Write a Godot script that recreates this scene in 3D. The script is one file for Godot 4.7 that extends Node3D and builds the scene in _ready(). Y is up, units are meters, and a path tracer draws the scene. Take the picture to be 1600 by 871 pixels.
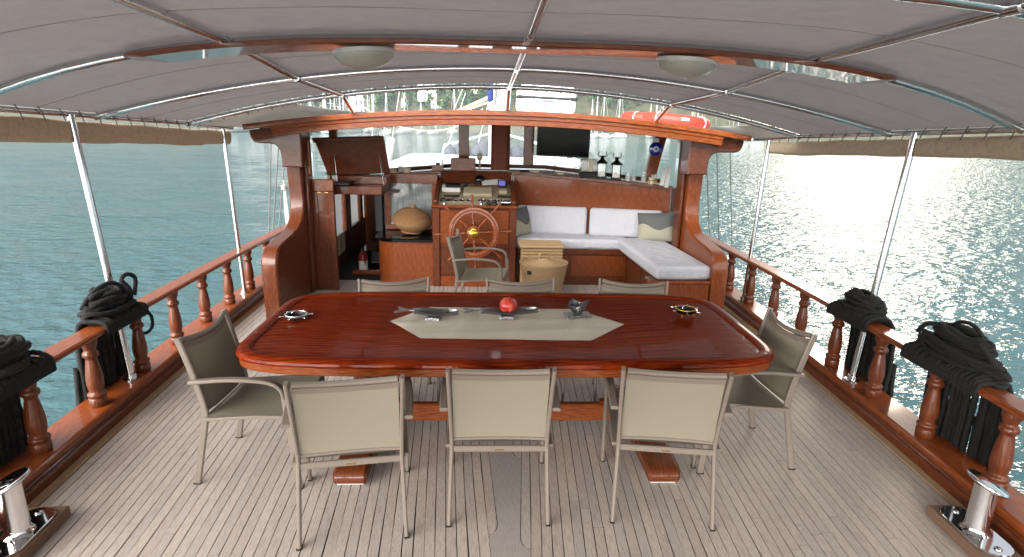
extends Node3D
# Aft deck of a varnished wooden motor sailer at anchor. Boat frame: x to starboard, y up, -z to the bow; the deck lies at y = 0.

class Geo:
	var v := PackedVector3Array()
	var n := PackedVector3Array()
	var i := PackedInt32Array()
	var col := PackedColorArray()
	var xf := Transform3D.IDENTITY
	var tint := Color(1, 1, 1)

	func t3(a: Vector3, b: Vector3, c: Vector3, na: Vector3, nb: Vector3, nc: Vector3) -> void:
		var s := v.size()
		if ((b - a).cross(c - a).dot(na + nb + nc) > 0.0) == (xf.basis.determinant() > 0.0):
			var t := b; b = c; c = t
			t = nb; nb = nc; nc = t
		v.append(xf * a); v.append(xf * b); v.append(xf * c)
		n.append((xf.basis * na).normalized()); n.append((xf.basis * nb).normalized()); n.append((xf.basis * nc).normalized())
		col.append(tint); col.append(tint); col.append(tint)
		i.append(s); i.append(s + 1); i.append(s + 2)

	func tri_out(a: Vector3, b: Vector3, c: Vector3, o: Vector3) -> void:
		var m := (b - a).cross(c - a)
		if m.length_squared() < 1e-16:
			return
		m = m.normalized()
		if m.dot((a + b + c) / 3.0 - o) < 0.0:
			m = -m
		t3(a, b, c, m, m, m)

	func quad_out(a: Vector3, b: Vector3, c: Vector3, d: Vector3, o: Vector3) -> void:
		tri_out(a, b, c, o)
		tri_out(a, c, d, o)

	func box(c: Vector3, s: Vector3, bev := 0.0, bas := Basis.IDENTITY) -> void:
		var h := s * 0.5
		var e: float = minf(bev, minf(h.x, minf(h.y, h.z)) * 0.9)
		var q := h - Vector3(e, e, e)
		var keep := xf
		xf = xf * Transform3D(bas, c)
		var o := Vector3.ZERO
		for ax in 3:
			var b1 := (ax + 1) % 3
			var b2 := (ax + 2) % 3
			for sg in [-1.0, 1.0]:
				var p := []
				for k in [[-1, -1], [1, -1], [1, 1], [-1, 1]]:
					var w := Vector3.ZERO
					w[ax] = h[ax] * sg; w[b1] = q[b1] * k[0]; w[b2] = q[b2] * k[1]
					p.append(w)
				quad_out(p[0], p[1], p[2], p[3], o)
		if e > 0.0:
			for ax in 3:
				var b1 := (ax + 1) % 3
				var b2 := (ax + 2) % 3
				for s1 in [-1.0, 1.0]:
					for s2 in [-1.0, 1.0]:
						var a := Vector3.ZERO
						a[ax] = -q[ax]; a[b1] = h[b1] * s1; a[b2] = q[b2] * s2
						var b := Vector3.ZERO
						b[ax] = -q[ax]; b[b1] = q[b1] * s1; b[b2] = h[b2] * s2
						var c2 := b; c2[ax] = q[ax]
						var d := a; d[ax] = q[ax]
						quad_out(a, b, c2, d, o)
			for sx in [-1.0, 1.0]:
				for sy in [-1.0, 1.0]:
					for sz in [-1.0, 1.0]:
						tri_out(Vector3(h.x * sx, q.y * sy, q.z * sz), Vector3(q.x * sx, h.y * sy, q.z * sz), Vector3(q.x * sx, q.y * sy, h.z * sz), o)
		xf = keep

	# rounded box with smooth normals; puff swells the middle of the faces
	func rbox(c: Vector3, s: Vector3, r: float, m := 4, puff := 0.0, bas := Basis.IDENTITY) -> void:
		var keep := xf
		xf = xf * Transform3D(bas, c)
		var h := s * 0.5
		r = minf(r, minf(h.x, minf(h.y, h.z)))
		var inn := h - Vector3(r, r, r)
		var ks := []
		for ax in 3:
			var row := []
			for k in m + 1:
				row.append(-inn[ax] + 2.0 * inn[ax] * k / m)
			for k in 3:
				row.push_front(-inn[ax] - r * tan(PI / 4 * (k + 1) / 3.0))
				row.append(inn[ax] + r * tan(PI / 4 * (k + 1) / 3.0))
			ks.append(row)
		for ax in 3:
			var b1 := (ax + 1) % 3
			var b2 := (ax + 2) % 3
			for sg in [-1.0, 1.0]:
				var pts := []
				var nor := []
				for u in ks[b1]:
					for w in ks[b2]:
						var p := Vector3.ZERO
						p[ax] = h[ax] * sg; p[b1] = u; p[b2] = w
						var cl := Vector3(clampf(p.x, -inn.x, inn.x), clampf(p.y, -inn.y, inn.y), clampf(p.z, -inn.z, inn.z))
						var d := (p - cl).normalized()
						var q := cl + d * r
						if puff != 0.0:
							var f: float = (1.0 - pow(absf(q.x / h.x), 2.0)) * (1.0 - pow(absf(q.z / h.z), 2.0)) if h.y < h.x and h.y < h.z else (1.0 - pow(absf(q.x / h.x), 2.0)) * (1.0 - pow(absf(q.y / h.y), 2.0))
							var axis := Vector3(0, d.y, 0) if h.y < h.x and h.y < h.z else Vector3(0, 0, d.z)
							q += axis * puff * maxf(f, 0.0)
						pts.append(q); nor.append(d)
				var nb: int = ks[b2].size()
				for a in ks[b1].size() - 1:
					for b in nb - 1:
						var k0: int = a * nb + b
						var k1: int = k0 + nb
						t3(pts[k0], pts[k1], pts[k1 + 1], nor[k0], nor[k1], nor[k1 + 1])
						t3(pts[k0], pts[k1 + 1], pts[k0 + 1], nor[k0], nor[k1 + 1], nor[k0 + 1])
		xf = keep

	# profile: closed polygon in (side, up); smooth: round profile
	func sweep(prof: PackedVector2Array, pts: Array, up := Vector3.ZERO, closed := false, smooth := false, caps := true, scales := []) -> void:
		var m := pts.size()
		var k := prof.size()
		var area := 0.0
		for a in k:
			area += prof[a].cross(prof[(a + 1) % k])
		var sgn := 1.0 if area > 0.0 else -1.0
		var tan_ := []
		for a in m:
			var pa: Vector3 = pts[(a - 1 + m) % m] if closed or a > 0 else pts[a]
			var pb: Vector3 = pts[(a + 1) % m] if closed or a < m - 1 else pts[a]
			tan_.append((pb - pa).normalized())
		var side := []
		var upv := []
		var run := Vector3.UP if absf(tan_[0].y) < 0.9 else Vector3.RIGHT
		for a in m:
			var s: Vector3
			if up != Vector3.ZERO:
				s = tan_[a].cross(up).normalized()
			else:
				s = tan_[a].cross(run).normalized()
			var u: Vector3 = s.cross(tan_[a]).normalized()
			run = u
			var mit := 1.0
			if up != Vector3.ZERO and (closed or (a > 0 and a < m - 1)):
				var ta: Vector3 = (pts[a] - pts[(a - 1 + m) % m]).normalized()
				mit = 1.0 / maxf(0.4, absf(ta.dot(tan_[a])))
			side.append(s * mit); upv.append(u)
		var ring := func(a: int, q: Vector2) -> Vector3:
			var f: float = scales[a] if scales.size() else 1.0
			return pts[a] + side[a] * q.x * f + upv[a] * q.y * f
		var nrm := func(a: int, q: Vector2) -> Vector3:
			return (side[a].normalized() * q.x + upv[a] * q.y).normalized()
		for a in (m if closed else m - 1):
			var b := (a + 1) % m
			for e in k:
				var p0 := prof[e]
				var p1 := prof[(e + 1) % k]
				var n0: Vector2
				var n1: Vector2
				var d := (p1 - p0).normalized()
				var fl := Vector2(d.y, -d.x) * sgn
				n0 = fl; n1 = fl
				if smooth:
					var dp := (p0 - prof[(e - 1 + k) % k]).normalized()
					var dn := (prof[(e + 2) % k] - p1).normalized()
					n0 = (fl + Vector2(dp.y, -dp.x) * sgn).normalized()
					n1 = (fl + Vector2(dn.y, -dn.x) * sgn).normalized()
				var A: Vector3 = ring.call(a, p0)
				var B: Vector3 = ring.call(a, p1)
				var C: Vector3 = ring.call(b, p1)
				var D: Vector3 = ring.call(b, p0)
				t3(A, B, C, nrm.call(a, n0), nrm.call(a, n1), nrm.call(b, n1))
				t3(A, C, D, nrm.call(a, n0), nrm.call(b, n1), nrm.call(b, n0))
		if caps and not closed:
			var tr := Geometry2D.triangulate_polygon(prof)
			for end in 2:
				var a := 0 if end == 0 else m - 1
				var nn: Vector3 = -tan_[a] if end == 0 else tan_[a]
				for t in range(0, tr.size(), 3):
					t3(ring.call(a, prof[tr[t]]), ring.call(a, prof[tr[t + 1]]), ring.call(a, prof[tr[t + 2]]), nn, nn, nn)

	func tube(pts: Array, r: float, sides := 8, closed := false, scales := []) -> void:
		var p := PackedVector2Array()
		for k in sides:
			p.append(Vector2(cos(TAU * k / sides), sin(TAU * k / sides)) * r)
		sweep(p, pts, Vector3.ZERO, closed, true, true, scales)

	# laid rope: three lobes that turn along the path
	func rope(pts: Array, r: float, closed := false, pitch := 0.0) -> void:
		if pitch == 0.0:
			pitch = r * 6.0
		var m := pts.size()
		var run := Vector3.UP
		var dist := 0.0
		var rings := []
		for a in m:
			var pa: Vector3 = pts[(a - 1 + m) % m] if closed or a > 0 else pts[a]
			var pb: Vector3 = pts[(a + 1) % m] if closed or a < m - 1 else pts[a]
			var t := (pb - pa).normalized()
			if absf(t.dot(run)) > 0.98:
				run = Vector3.RIGHT
			var s := t.cross(run).normalized()
			var u := s.cross(t)
			run = u
			if a > 0:
				dist += pts[a].distance_to(pts[a - 1])
			var row := []
			for k in 9:
				var th := TAU * k / 9.0
				var w: float = 0.66 + 0.42 * absf(cos(1.5 * (th - TAU * dist / pitch)))
				row.append([pts[a] + (s * cos(th) + u * sin(th)) * r * w, s * cos(th) + u * sin(th)])
			rings.append(row)
		for a in (m if closed else m - 1):
			var A: Array = rings[a]
			var B: Array = rings[(a + 1) % m]
			for k in 9:
				var l := (k + 1) % 9
				t3(A[k][0], A[l][0], B[l][0], A[k][1], A[l][1], B[l][1])
				t3(A[k][0], B[l][0], B[k][0], A[k][1], B[l][1], B[k][1])

	func lathe(prof: Array, segs := 16, arc := TAU) -> void:
		var m := prof.size()
		var dirs := []
		for a in m - 1:
			var d: Vector2 = (prof[a + 1] - prof[a])
			dirs.append(Vector2(d.y, -d.x).normalized() if d.length() > 1e-7 else Vector2.RIGHT)
		for a in m - 1:
			var n0: Vector2 = dirs[a]
			var n1: Vector2 = dirs[a]
			if a > 0 and dirs[a - 1].dot(dirs[a]) > 0.6:
				n0 = (dirs[a - 1] + dirs[a]).normalized()
			if a < m - 2 and dirs[a + 1].dot(dirs[a]) > 0.6:
				n1 = (dirs[a + 1] + dirs[a]).normalized()
			for k in segs:
				var t0 := arc * k / segs
				var t1 := arc * (k + 1) / segs
				var c0 := Vector3(cos(t0), 0, sin(t0))
				var c1 := Vector3(cos(t1), 0, sin(t1))
				var P0: Vector2 = prof[a]
				var P1: Vector2 = prof[a + 1]
				var A := c0 * P0.x + Vector3.UP * P0.y
				var B := c1 * P0.x + Vector3.UP * P0.y
				var C := c1 * P1.x + Vector3.UP * P1.y
				var D := c0 * P1.x + Vector3.UP * P1.y
				var nA := c0 * n0.x + Vector3.UP * n0.y
				var nB := c1 * n0.x + Vector3.UP * n0.y
				var nC := c1 * n1.x + Vector3.UP * n1.y
				var nD := c0 * n1.x + Vector3.UP * n1.y
				if P0.x > 1e-6:
					t3(A, B, C, nA, nB, nC)
				if P1.x > 1e-6:
					t3(A, C, D, nA, nC, nD)

	# polygon in local xy, from z0 to z1, chamfered by bev on both caps
	func prism(poly: PackedVector2Array, z0: float, z1: float, bev := 0.0) -> void:
		if Geometry2D.is_polygon_clockwise(poly):
			poly = poly.duplicate(); poly.reverse()
		var k := poly.size()
		var fl := []
		for a in k:
			var d := (poly[(a + 1) % k] - poly[a]).normalized()
			fl.append(Vector2(d.y, -d.x))
		if (poly[1] - poly[0]).cross(poly[2] - poly[1]) == 0.0:
			pass
		var area := 0.0
		for a in k:
			area += poly[a].cross(poly[(a + 1) % k])
		if area < 0.0:
			for a in k:
				fl[a] = -fl[a]
		var ins := PackedVector2Array()
		for a in k:
			var mt: Vector2 = (fl[a] + fl[(a - 1 + k) % k]).normalized()
			ins.append(poly[a] - mt * bev / maxf(0.5, mt.dot(fl[a])))
		var tr := Geometry2D.triangulate_polygon(ins)
		for z in [[z0, -1.0], [z1, 1.0]]:
			var nn := Vector3(0, 0, z[1]) * signf(z1 - z0)
			for t in range(0, tr.size(), 3):
				t3(Vector3(ins[tr[t]].x, ins[tr[t]].y, z[0]), Vector3(ins[tr[t + 1]].x, ins[tr[t + 1]].y, z[0]), Vector3(ins[tr[t + 2]].x, ins[tr[t + 2]].y, z[0]), nn, nn, nn)
		var bz := bev * signf(z1 - z0)
		for a in k:
			var b := (a + 1) % k
			var na: Vector2 = fl[a]
			var nb: Vector2 = fl[a]
			if fl[(a - 1 + k) % k].dot(fl[a]) > 0.75:
				na = (fl[(a - 1 + k) % k] + fl[a]).normalized()
			if fl[b].dot(fl[a]) > 0.75:
				nb = (fl[b] + fl[a]).normalized()
			var A := Vector3(poly[a].x, poly[a].y, z0 + bz)
			var B := Vector3(poly[b].x, poly[b].y, z0 + bz)
			var C := Vector3(poly[b].x, poly[b].y, z1 - bz)
			var D := Vector3(poly[a].x, poly[a].y, z1 - bz)
			var n3a := Vector3(na.x, na.y, 0)
			var n3b := Vector3(nb.x, nb.y, 0)
			t3(A, B, C, n3a, n3b, n3b)
			t3(A, C, D, n3a, n3b, n3a)
			if bev > 0.0:
				for z in [[z0, z0 + bz, -1.0], [z1, z1 - bz, 1.0]]:
					var zz := Vector3(0, 0, z[2]) * signf(z1 - z0)
					var E := Vector3(ins[a].x, ins[a].y, z[0])
					var F := Vector3(ins[b].x, ins[b].y, z[0])
					var S := Vector3(poly[a].x, poly[a].y, z[1])
					var T := Vector3(poly[b].x, poly[b].y, z[1])
					t3(S, T, F, (n3a + zz).normalized(), (n3b + zz).normalized(), (n3b + zz).normalized())
					t3(S, F, E, (n3a + zz).normalized(), (n3b + zz).normalized(), (n3a + zz).normalized())

	# smooth parametric sheet, fn(u, v) with u, v in 0..1
	func grid(fn: Callable, nu: int, nv: int, flip := false) -> void:
		var pts := []
		for a in nu + 1:
			for b in nv + 1:
				pts.append(fn.call(float(a) / nu, float(b) / nv))
		var nor := []
		var w := nv + 1
		for a in nu + 1:
			for b in w:
				var du: Vector3 = pts[mini(a + 1, nu) * w + b] - pts[maxi(a - 1, 0) * w + b]
				var dv: Vector3 = pts[a * w + mini(b + 1, nv)] - pts[a * w + maxi(b - 1, 0)]
				var m := du.cross(dv).normalized()
				nor.append(-m if flip else m)
		for a in nu:
			for b in nv:
				var k0 := a * w + b
				var k1 := k0 + w
				t3(pts[k0], pts[k1], pts[k1 + 1], nor[k0], nor[k1], nor[k1 + 1])
				t3(pts[k0], pts[k1 + 1], pts[k0 + 1], nor[k0], nor[k1 + 1], nor[k0 + 1])

	func mesh() -> ArrayMesh:
		var arr := []
		arr.resize(Mesh.ARRAY_MAX)
		arr[Mesh.ARRAY_VERTEX] = v
		arr[Mesh.ARRAY_NORMAL] = n
		arr[Mesh.ARRAY_COLOR] = col
		arr[Mesh.ARRAY_INDEX] = i
		var m := ArrayMesh.new()
		m.add_surface_from_arrays(Mesh.PRIMITIVE_TRIANGLES, arr)
		return m


var used := {}
var rng := RandomNumberGenerator.new()
var M := {}

func numbered(called: String) -> String:
	if not used.has(called):
		used[called] = 0
		return called
	used[called] += 1
	return "%s_%03d" % [called, used[called]]

func thing(called: String, label: String, category: String, at := Vector3.ZERO, turn := 0.0, group := "") -> Node3D:
	var o := Node3D.new()
	o.name = numbered(called)
	add_child(o)
	o.position = at
	o.rotation.y = turn
	o.set_meta("label", label)
	o.set_meta("category", category)
	if group:
		o.set_meta("group", group)
	return o

func part(called: String, g: Geo, m: Material, parent: Node, label := "") -> MeshInstance3D:
	return put(called, g.mesh(), m, parent, label)

func put(called: String, mesh: Mesh, m: Material, parent: Node, label := "") -> MeshInstance3D:
	var o := MeshInstance3D.new()
	o.name = called
	o.mesh = mesh
	o.material_override = m
	o.cast_shadow = GeometryInstance3D.SHADOW_CASTING_SETTING_ON
	if parent == self:
		o.name = numbered(called)
	parent.add_child(o, true)
	if label:
		o.set_meta("label", label)
	return o

func solo(called: String, g: Geo, m: Material, label: String, category: String, group := "") -> MeshInstance3D:
	var o := part(called, g, m, self)
	o.set_meta("label", label)
	o.set_meta("category", category)
	if group:
		o.set_meta("group", group)
	return o

func copy(o: Node3D, at: Vector3, turn: float, label := "") -> Node3D:
	var c: Node3D = o.duplicate()
	c.name = numbered(o.name)
	add_child(c)
	c.position = at
	c.rotation.y = turn
	if label:
		c.set_meta("label", label)
	return c

func structure(o: Node) -> void:
	o.set_meta("kind", "structure")

func pv(a: Array) -> PackedVector2Array:
	var p := PackedVector2Array()
	for k in range(0, a.size(), 2):
		p.append(Vector2(a[k], a[k + 1]))
	return p

func smooth_path(pts: Array, per := 6, closed := false) -> Array:
	var out := []
	var m := pts.size()
	for a in (m if closed else m - 1):
		var p0: Vector3 = pts[(a - 1 + m) % m] if closed or a > 0 else pts[a]
		var p1: Vector3 = pts[a]
		var p2: Vector3 = pts[(a + 1) % m]
		var p3: Vector3 = pts[(a + 2) % m] if closed or a < m - 2 else p2
		for k in per:
			out.append(p1.cubic_interpolate(p2, p0, p3, float(k) / per))
	if not closed:
		out.append(pts[m - 1])
	return out

func smooth_poly(pts: Array, per := 4, closed := false) -> Array:
	var q := []
	for p in pts:
		q.append(Vector3(p.x, p.y, 0))
	var r := []
	for p in smooth_path(q, per, closed):
		r.append(Vector2(p.x, p.y))
	return r

func rect_profile(w: float, h: float, b: float) -> PackedVector2Array:
	var x := w / 2
	var y := h / 2
	return pv([-x + b, -y, x - b, -y, x, -y + b, x, y - b, x - b, y, -x + b, y, -x, y - b, -x, -y + b])

# ---------------------------------------------------------------- materials
func noise_tex(sd: int, freq: float, oct: int, stops: Array, size := 512, kind := FastNoiseLite.TYPE_SIMPLEX_SMOOTH, ridged := false) -> NoiseTexture2D:
	var f := FastNoiseLite.new()
	f.seed = sd
	f.noise_type = kind
	f.frequency = freq
	f.fractal_type = FastNoiseLite.FRACTAL_RIDGED if ridged else FastNoiseLite.FRACTAL_FBM
	f.fractal_octaves = oct
	var t := NoiseTexture2D.new()
	t.width = size
	t.height = size
	t.seamless = true
	t.seamless_blend_skirt = 0.15
	t.noise = f
	if stops.size():
		var gr := Gradient.new()
		gr.offsets = PackedFloat32Array(stops.map(func(s): return s[0]))
		gr.colors = PackedColorArray(stops.map(func(s): return s[1]))
		t.color_ramp = gr
	return t

func mat(called: String, c: Color, rough := 0.6, metal := 0.0) -> StandardMaterial3D:
	var m := StandardMaterial3D.new()
	m.resource_name = called
	m.albedo_color = c
	m.roughness = rough
	m.metallic = metal
	M[called] = m
	return m

func tri(m: StandardMaterial3D, s: Vector3, world := false) -> StandardMaterial3D:
	m.uv1_triplanar = true
	m.uv1_world_triplanar = world
	m.uv1_scale = s
	return m

func coat(m: StandardMaterial3D, amount := 1.0, rough := 0.06) -> StandardMaterial3D:
	m.clearcoat_enabled = true
	m.clearcoat = amount
	m.clearcoat_roughness = rough
	return m

func wood(called: String, tex: Texture2D, axis: int, rough: float, varnish: float, across := 9.0, along := 0.7, world := false, c := Color(1, 1, 1)) -> StandardMaterial3D:
	var m := mat(called, c, rough)
	m.albedo_texture = tex
	var s := Vector3(across, across, across)
	s[axis] = along
	tri(m, s, world)
	if varnish > 0.0:
		m.metallic_specular = 0.3
		coat(m, varnish, 0.07)
	return m

func make_materials() -> void:
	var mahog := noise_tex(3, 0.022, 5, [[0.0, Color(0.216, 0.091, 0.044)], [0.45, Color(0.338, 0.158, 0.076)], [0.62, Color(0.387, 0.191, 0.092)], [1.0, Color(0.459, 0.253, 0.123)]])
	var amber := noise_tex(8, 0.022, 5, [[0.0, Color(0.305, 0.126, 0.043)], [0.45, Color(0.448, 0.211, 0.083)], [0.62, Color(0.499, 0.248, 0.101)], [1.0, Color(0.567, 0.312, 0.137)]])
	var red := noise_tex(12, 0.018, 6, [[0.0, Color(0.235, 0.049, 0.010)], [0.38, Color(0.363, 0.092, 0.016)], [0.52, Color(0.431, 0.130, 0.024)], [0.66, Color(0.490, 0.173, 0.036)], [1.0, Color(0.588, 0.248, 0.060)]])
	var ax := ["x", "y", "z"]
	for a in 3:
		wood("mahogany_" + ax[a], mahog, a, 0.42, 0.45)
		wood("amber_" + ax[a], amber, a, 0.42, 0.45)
	wood("table_red", red, 0, 0.5, 0.17, 9.0, 0.45)
	M.table_red.metallic_specular = 0.08
	M.table_red.roughness_texture = noise_tex(77, 0.01, 4, [[0.0, Color(0.5, 0.5, 0.5)], [0.5, Color(0.75, 0.75, 0.75)], [1.0, Color(1, 1, 1)]], 512)
	M.table_red.clearcoat_roughness = 0.05
	wood("batten_varnish", amber, 0, 0.3, 1.0)
	M.batten_varnish.metallic_specular = 0.5
	M.batten_varnish.clearcoat_roughness = 0.02
	wood("mast_wood", amber, 1, 0.6, 0.0, 14.0, 1.0, false, Color(0.95, 0.85, 0.72))
	var teak := [Color(0.68, 0.635, 0.61), Color(0.70, 0.655, 0.63), Color(0.665, 0.63, 0.61), Color(0.71, 0.665, 0.63), Color(0.69, 0.65, 0.625), Color(0.675, 0.63, 0.60)]
	var grey := noise_tex(21, 0.03, 5, [[0.0, Color(0.84, 0.83, 0.82)], [0.4, Color(0.94, 0.935, 0.93)], [0.7, Color(1, 1, 1)], [1.0, Color(1, 0.985, 0.97)]])
	var stain := noise_tex(22, 0.012, 4, [[0.0, Color(0.86, 0.84, 0.83)], [0.38, Color(0.96, 0.955, 0.95)], [0.5, Color(1, 1, 1)], [1.0, Color(1, 1, 1)]])
	for k in teak.size():
		var m := wood("teak_%d" % k, grey, 2, 0.6, 0.0, 16.0 + k, 1.1 + 0.13 * k, true, teak[k])
		m.detail_enabled = true
		m.detail_albedo = stain
		m.detail_blend_mode = BaseMaterial3D.BLEND_MODE_MUL
		m.detail_uv_layer = BaseMaterial3D.DETAIL_UV_1
	wood("king_teak", grey, 2, 0.72, 0.0, 13.0, 0.9, true, Color(0.61, 0.58, 0.565))
	wood("trim_teak", grey, 2, 0.7, 0.0, 13.0, 0.9, true, Color(0.66, 0.56, 0.44))
	wood("dark_teak", grey, 2, 0.6, 0.0, 13.0, 0.9, true, Color(0.42, 0.32, 0.26))
	mat("caulk", Color(0.09, 0.10, 0.11), 0.8)
	# metals and paint
	var steel := mat("steel", Color(0.80, 0.81, 0.82), 0.16, 1.0)
	steel.roughness_texture = noise_tex(31, 0.02, 3, [[0.0, Color(0.6, 0.6, 0.6)], [1.0, Color(1, 1, 1)]], 256)
	tri(steel, Vector3(2, 2, 2))
	mat("chrome", Color(0.88, 0.88, 0.89), 0.06, 1.0)
	mat("brass", Color(0.80, 0.62, 0.28), 0.24, 1.0)
	var pewter := mat("pewter", Color(0.56, 0.56, 0.57), 0.34, 1.0)
	pewter.heightmap_enabled = true
	pewter.heightmap_texture = noise_tex(33, 0.03, 3, [], 256)
	pewter.heightmap_scale = 0.25
	tri(pewter, Vector3(9, 9, 9))
	var frame := mat("chair_frame", Color(0.455, 0.415, 0.38), 0.42)
	frame.albedo_texture = noise_tex(35, 0.04, 3, [[0.0, Color(0.93, 0.93, 0.93)], [1.0, Color(1, 1, 1)]], 256)
	tri(frame, Vector3(4, 4, 4))
	# cloth
	var weave := Image.create(64, 64, false, Image.FORMAT_RGB8)
	for y in 64:
		for x in 64:
			var a := 0.5 + 0.5 * sin(TAU * x / 8.0)
			var b := 0.5 + 0.5 * sin(TAU * y / 8.0)
			var up: float = a if (int(x / 8) + int(y / 8)) % 2 == 0 else b
			var s := 0.80 + 0.20 * up
			weave.set_pixel(x, y, Color(s, s, s * 0.985))
	var weave_t := ImageTexture.create_from_image(weave)
	var sling := mat("sling", Color(0.535, 0.505, 0.45), 0.75)
	sling.albedo_texture = weave_t
	tri(sling, Vector3(45, 45, 45))
	sling.backlight_enabled = true
	sling.backlight = Color(0.25, 0.24, 0.22)
	var sling2 := mat("sling_band", Color(0.47, 0.42, 0.385), 0.75)
	sling2.albedo_texture = weave_t
	tri(sling2, Vector3(45, 45, 45))
	var mottled := noise_tex(41, 0.012, 5, [[0.0, Color(0.86, 0.86, 0.87)], [0.5, Color(0.96, 0.96, 0.96)], [1.0, Color(1, 1, 1)]], 512)
	var canvas := mat("canvas", Color(0.755, 0.75, 0.755), 0.85)
	canvas.albedo_texture = noise_tex(42, 0.02, 5, [[0.0, Color(0.95, 0.95, 0.955)], [0.5, Color(0.985, 0.985, 0.985)], [1.0, Color(1, 1, 1)]], 512)
	canvas.heightmap_enabled = true
	canvas.heightmap_texture = noise_tex(43, 0.018, 5, [], 512)
	canvas.heightmap_scale = 0.7
	tri(canvas, Vector3(0.7, 0.7, 0.7))
	canvas.backlight_enabled = true
	canvas.backlight = Color(0.80, 0.785, 0.785)
	var canvas2 := mat("canvas_light", Color(0.80, 0.79, 0.77), 0.85)
	canvas2.albedo_texture = mottled
	tri(canvas2, Vector3(0.7, 0.7, 0.7))
	canvas2.backlight_enabled = true
	canvas2.backlight = Color(0.8, 0.8, 0.8)
	mat("canvas_seam", Color(0.70, 0.68, 0.67), 0.85)
	var khaki := mat("khaki", Color(0.80, 0.735, 0.635), 0.85)
	khaki.albedo_texture = mottled
	tri(khaki, Vector3(3, 3, 3))
	khaki.backlight_enabled = true
	khaki.backlight = Color(0.6, 0.52, 0.42)
	var white := mat("cushion_white", Color(0.70, 0.705, 0.735), 0.85)
	white.albedo_texture = weave_t
	white.heightmap_enabled = true
	white.heightmap_texture = noise_tex(44, 0.012, 4, [], 256)
	white.heightmap_scale = 1.2
	white.albedo_texture = null
	tri(white, Vector3(2.2, 2.2, 2.2))
	var linen := mat("linen", Color(0.83, 0.80, 0.745), 0.85)
	linen.albedo_texture = weave_t
	tri(linen, Vector3(50, 50, 50))
	var pil := mat("pillow_beige", Color(0.66, 0.64, 0.58), 0.85)
	pil.albedo_texture = weave_t
	tri(pil, Vector3(55, 55, 55))
	mat("pillow_grey", Color(0.33, 0.335, 0.345), 0.85)
	mat("curtain", Color(0.47, 0.50, 0.52), 0.9)
	var ropem := mat("rope_black", Color(0.036, 0.036, 0.040), 0.9)
	ropem.albedo_texture = noise_tex(51, 0.05, 4, [[0.0, Color(0.55, 0.55, 0.55)], [0.7, Color(1, 1, 1)], [1.0, Color(1.0, 0.95, 0.8)]], 256)
	tri(ropem, Vector3(6, 6, 6))
	mat("rope_white", Color(0.62, 0.62, 0.61), 0.85)
	mat("rope_grey", Color(0.36, 0.36, 0.36), 0.85)
	mat("rope_blue", Color(0.08, 0.40, 0.75), 0.8)
	# wicker
	var wick := mat("wicker", Color(0.72, 0.61, 0.47), 0.75)
	wick.albedo_texture = noise_tex(61, 0.05, 4, [[0.0, Color(0.55, 0.5, 0.45)], [0.5, Color(0.9, 0.88, 0.85)], [1.0, Color(1, 1, 1)]], 256)
	tri(wick, Vector3(6, 6, 6))
	var wick2 := mat("wicker_dark", Color(0.64, 0.50, 0.35), 0.75)
	wick2.albedo_texture = wick.albedo_texture
	tri(wick2, Vector3(5, 12, 5))
	# plain stuff
	var lac := mat("black_gloss", Color(0.025, 0.027, 0.035), 0.08)
	lac.metallic_specular = 0.5
	mat("black_matt", Color(0.03, 0.03, 0.033), 0.6)
	mat("screen_black", Color(0.012, 0.012, 0.016), 0.12)
	M.screen_black.metallic_specular = 0.2
	mat("navy", Color(0.035, 0.045, 0.09), 0.5)
	mat("white_plastic", Color(0.82, 0.82, 0.81), 0.35)
	mat("raft_white", Color(0.85, 0.87, 0.89), 0.35)
	mat("paint_white", Color(0.78, 0.81, 0.84), 0.4)
	mat("cream", Color(0.80, 0.76, 0.64), 0.5)
	mat("beige_panel", Color(0.52, 0.47, 0.39), 0.55)
	mat("tan_case", Color(0.60, 0.56, 0.47), 0.5)
	mat("violet_screen", Color(0.42, 0.40, 0.78), 0.2)
	mat("amulet_blue", Color(0.02, 0.10, 0.55), 0.12)
	mat("amulet_pale", Color(0.62, 0.80, 0.90), 0.2)
	mat("red_paint", Color(0.55, 0.06, 0.05), 0.35)
	mat("label_blue", Color(0.15, 0.47, 0.74), 0.5)
	var org := mat("buoy_orange", Color(0.72, 0.18, 0.12), 0.5)
	org.albedo_texture = mottled
	tri(org, Vector3(3, 3, 3))
	mat("sail_blue", Color(0.07, 0.12, 0.35), 0.8)
	mat("sack_grey", Color(0.22, 0.25, 0.29), 0.85)
	var lamp := mat("lamp_glass", Color(0.74, 0.74, 0.70), 0.22)
	lamp.backlight_enabled = true
	lamp.backlight = Color(0.6, 0.6, 0.56)
	var blind := mat("blind", Color(0.72, 0.77, 0.80), 0.7)
	blind.backlight_enabled = true
	blind.backlight = Color(0.8, 0.8, 0.8)
	var glass := mat("glass", Color(0.9, 0.95, 0.95, 0.06), 0.03)
	glass.transparency = BaseMaterial3D.TRANSPARENCY_ALPHA
	var cup := mat("cup_glass", Color(0.85, 0.88, 0.88, 0.30), 0.05)
	cup.transparency = BaseMaterial3D.TRANSPARENCY_ALPHA
	var smoke := mat("smoked_plastic", Color(0.55, 0.50, 0.40, 0.55), 0.12)
	smoke.transparency = BaseMaterial3D.TRANSPARENCY_ALPHA
	var fruit := mat("pomegranate_skin", Color(1, 1, 1), 0.35)
	fruit.albedo_texture = noise_tex(71, 0.012, 4, [[0.0, Color(0.52, 0.08, 0.07)], [0.45, Color(0.68, 0.17, 0.13)], [0.7, Color(0.76, 0.36, 0.27)], [1.0, Color(0.82, 0.55, 0.42)]], 256)
	tri(fruit, Vector3(5, 5, 5))
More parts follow.
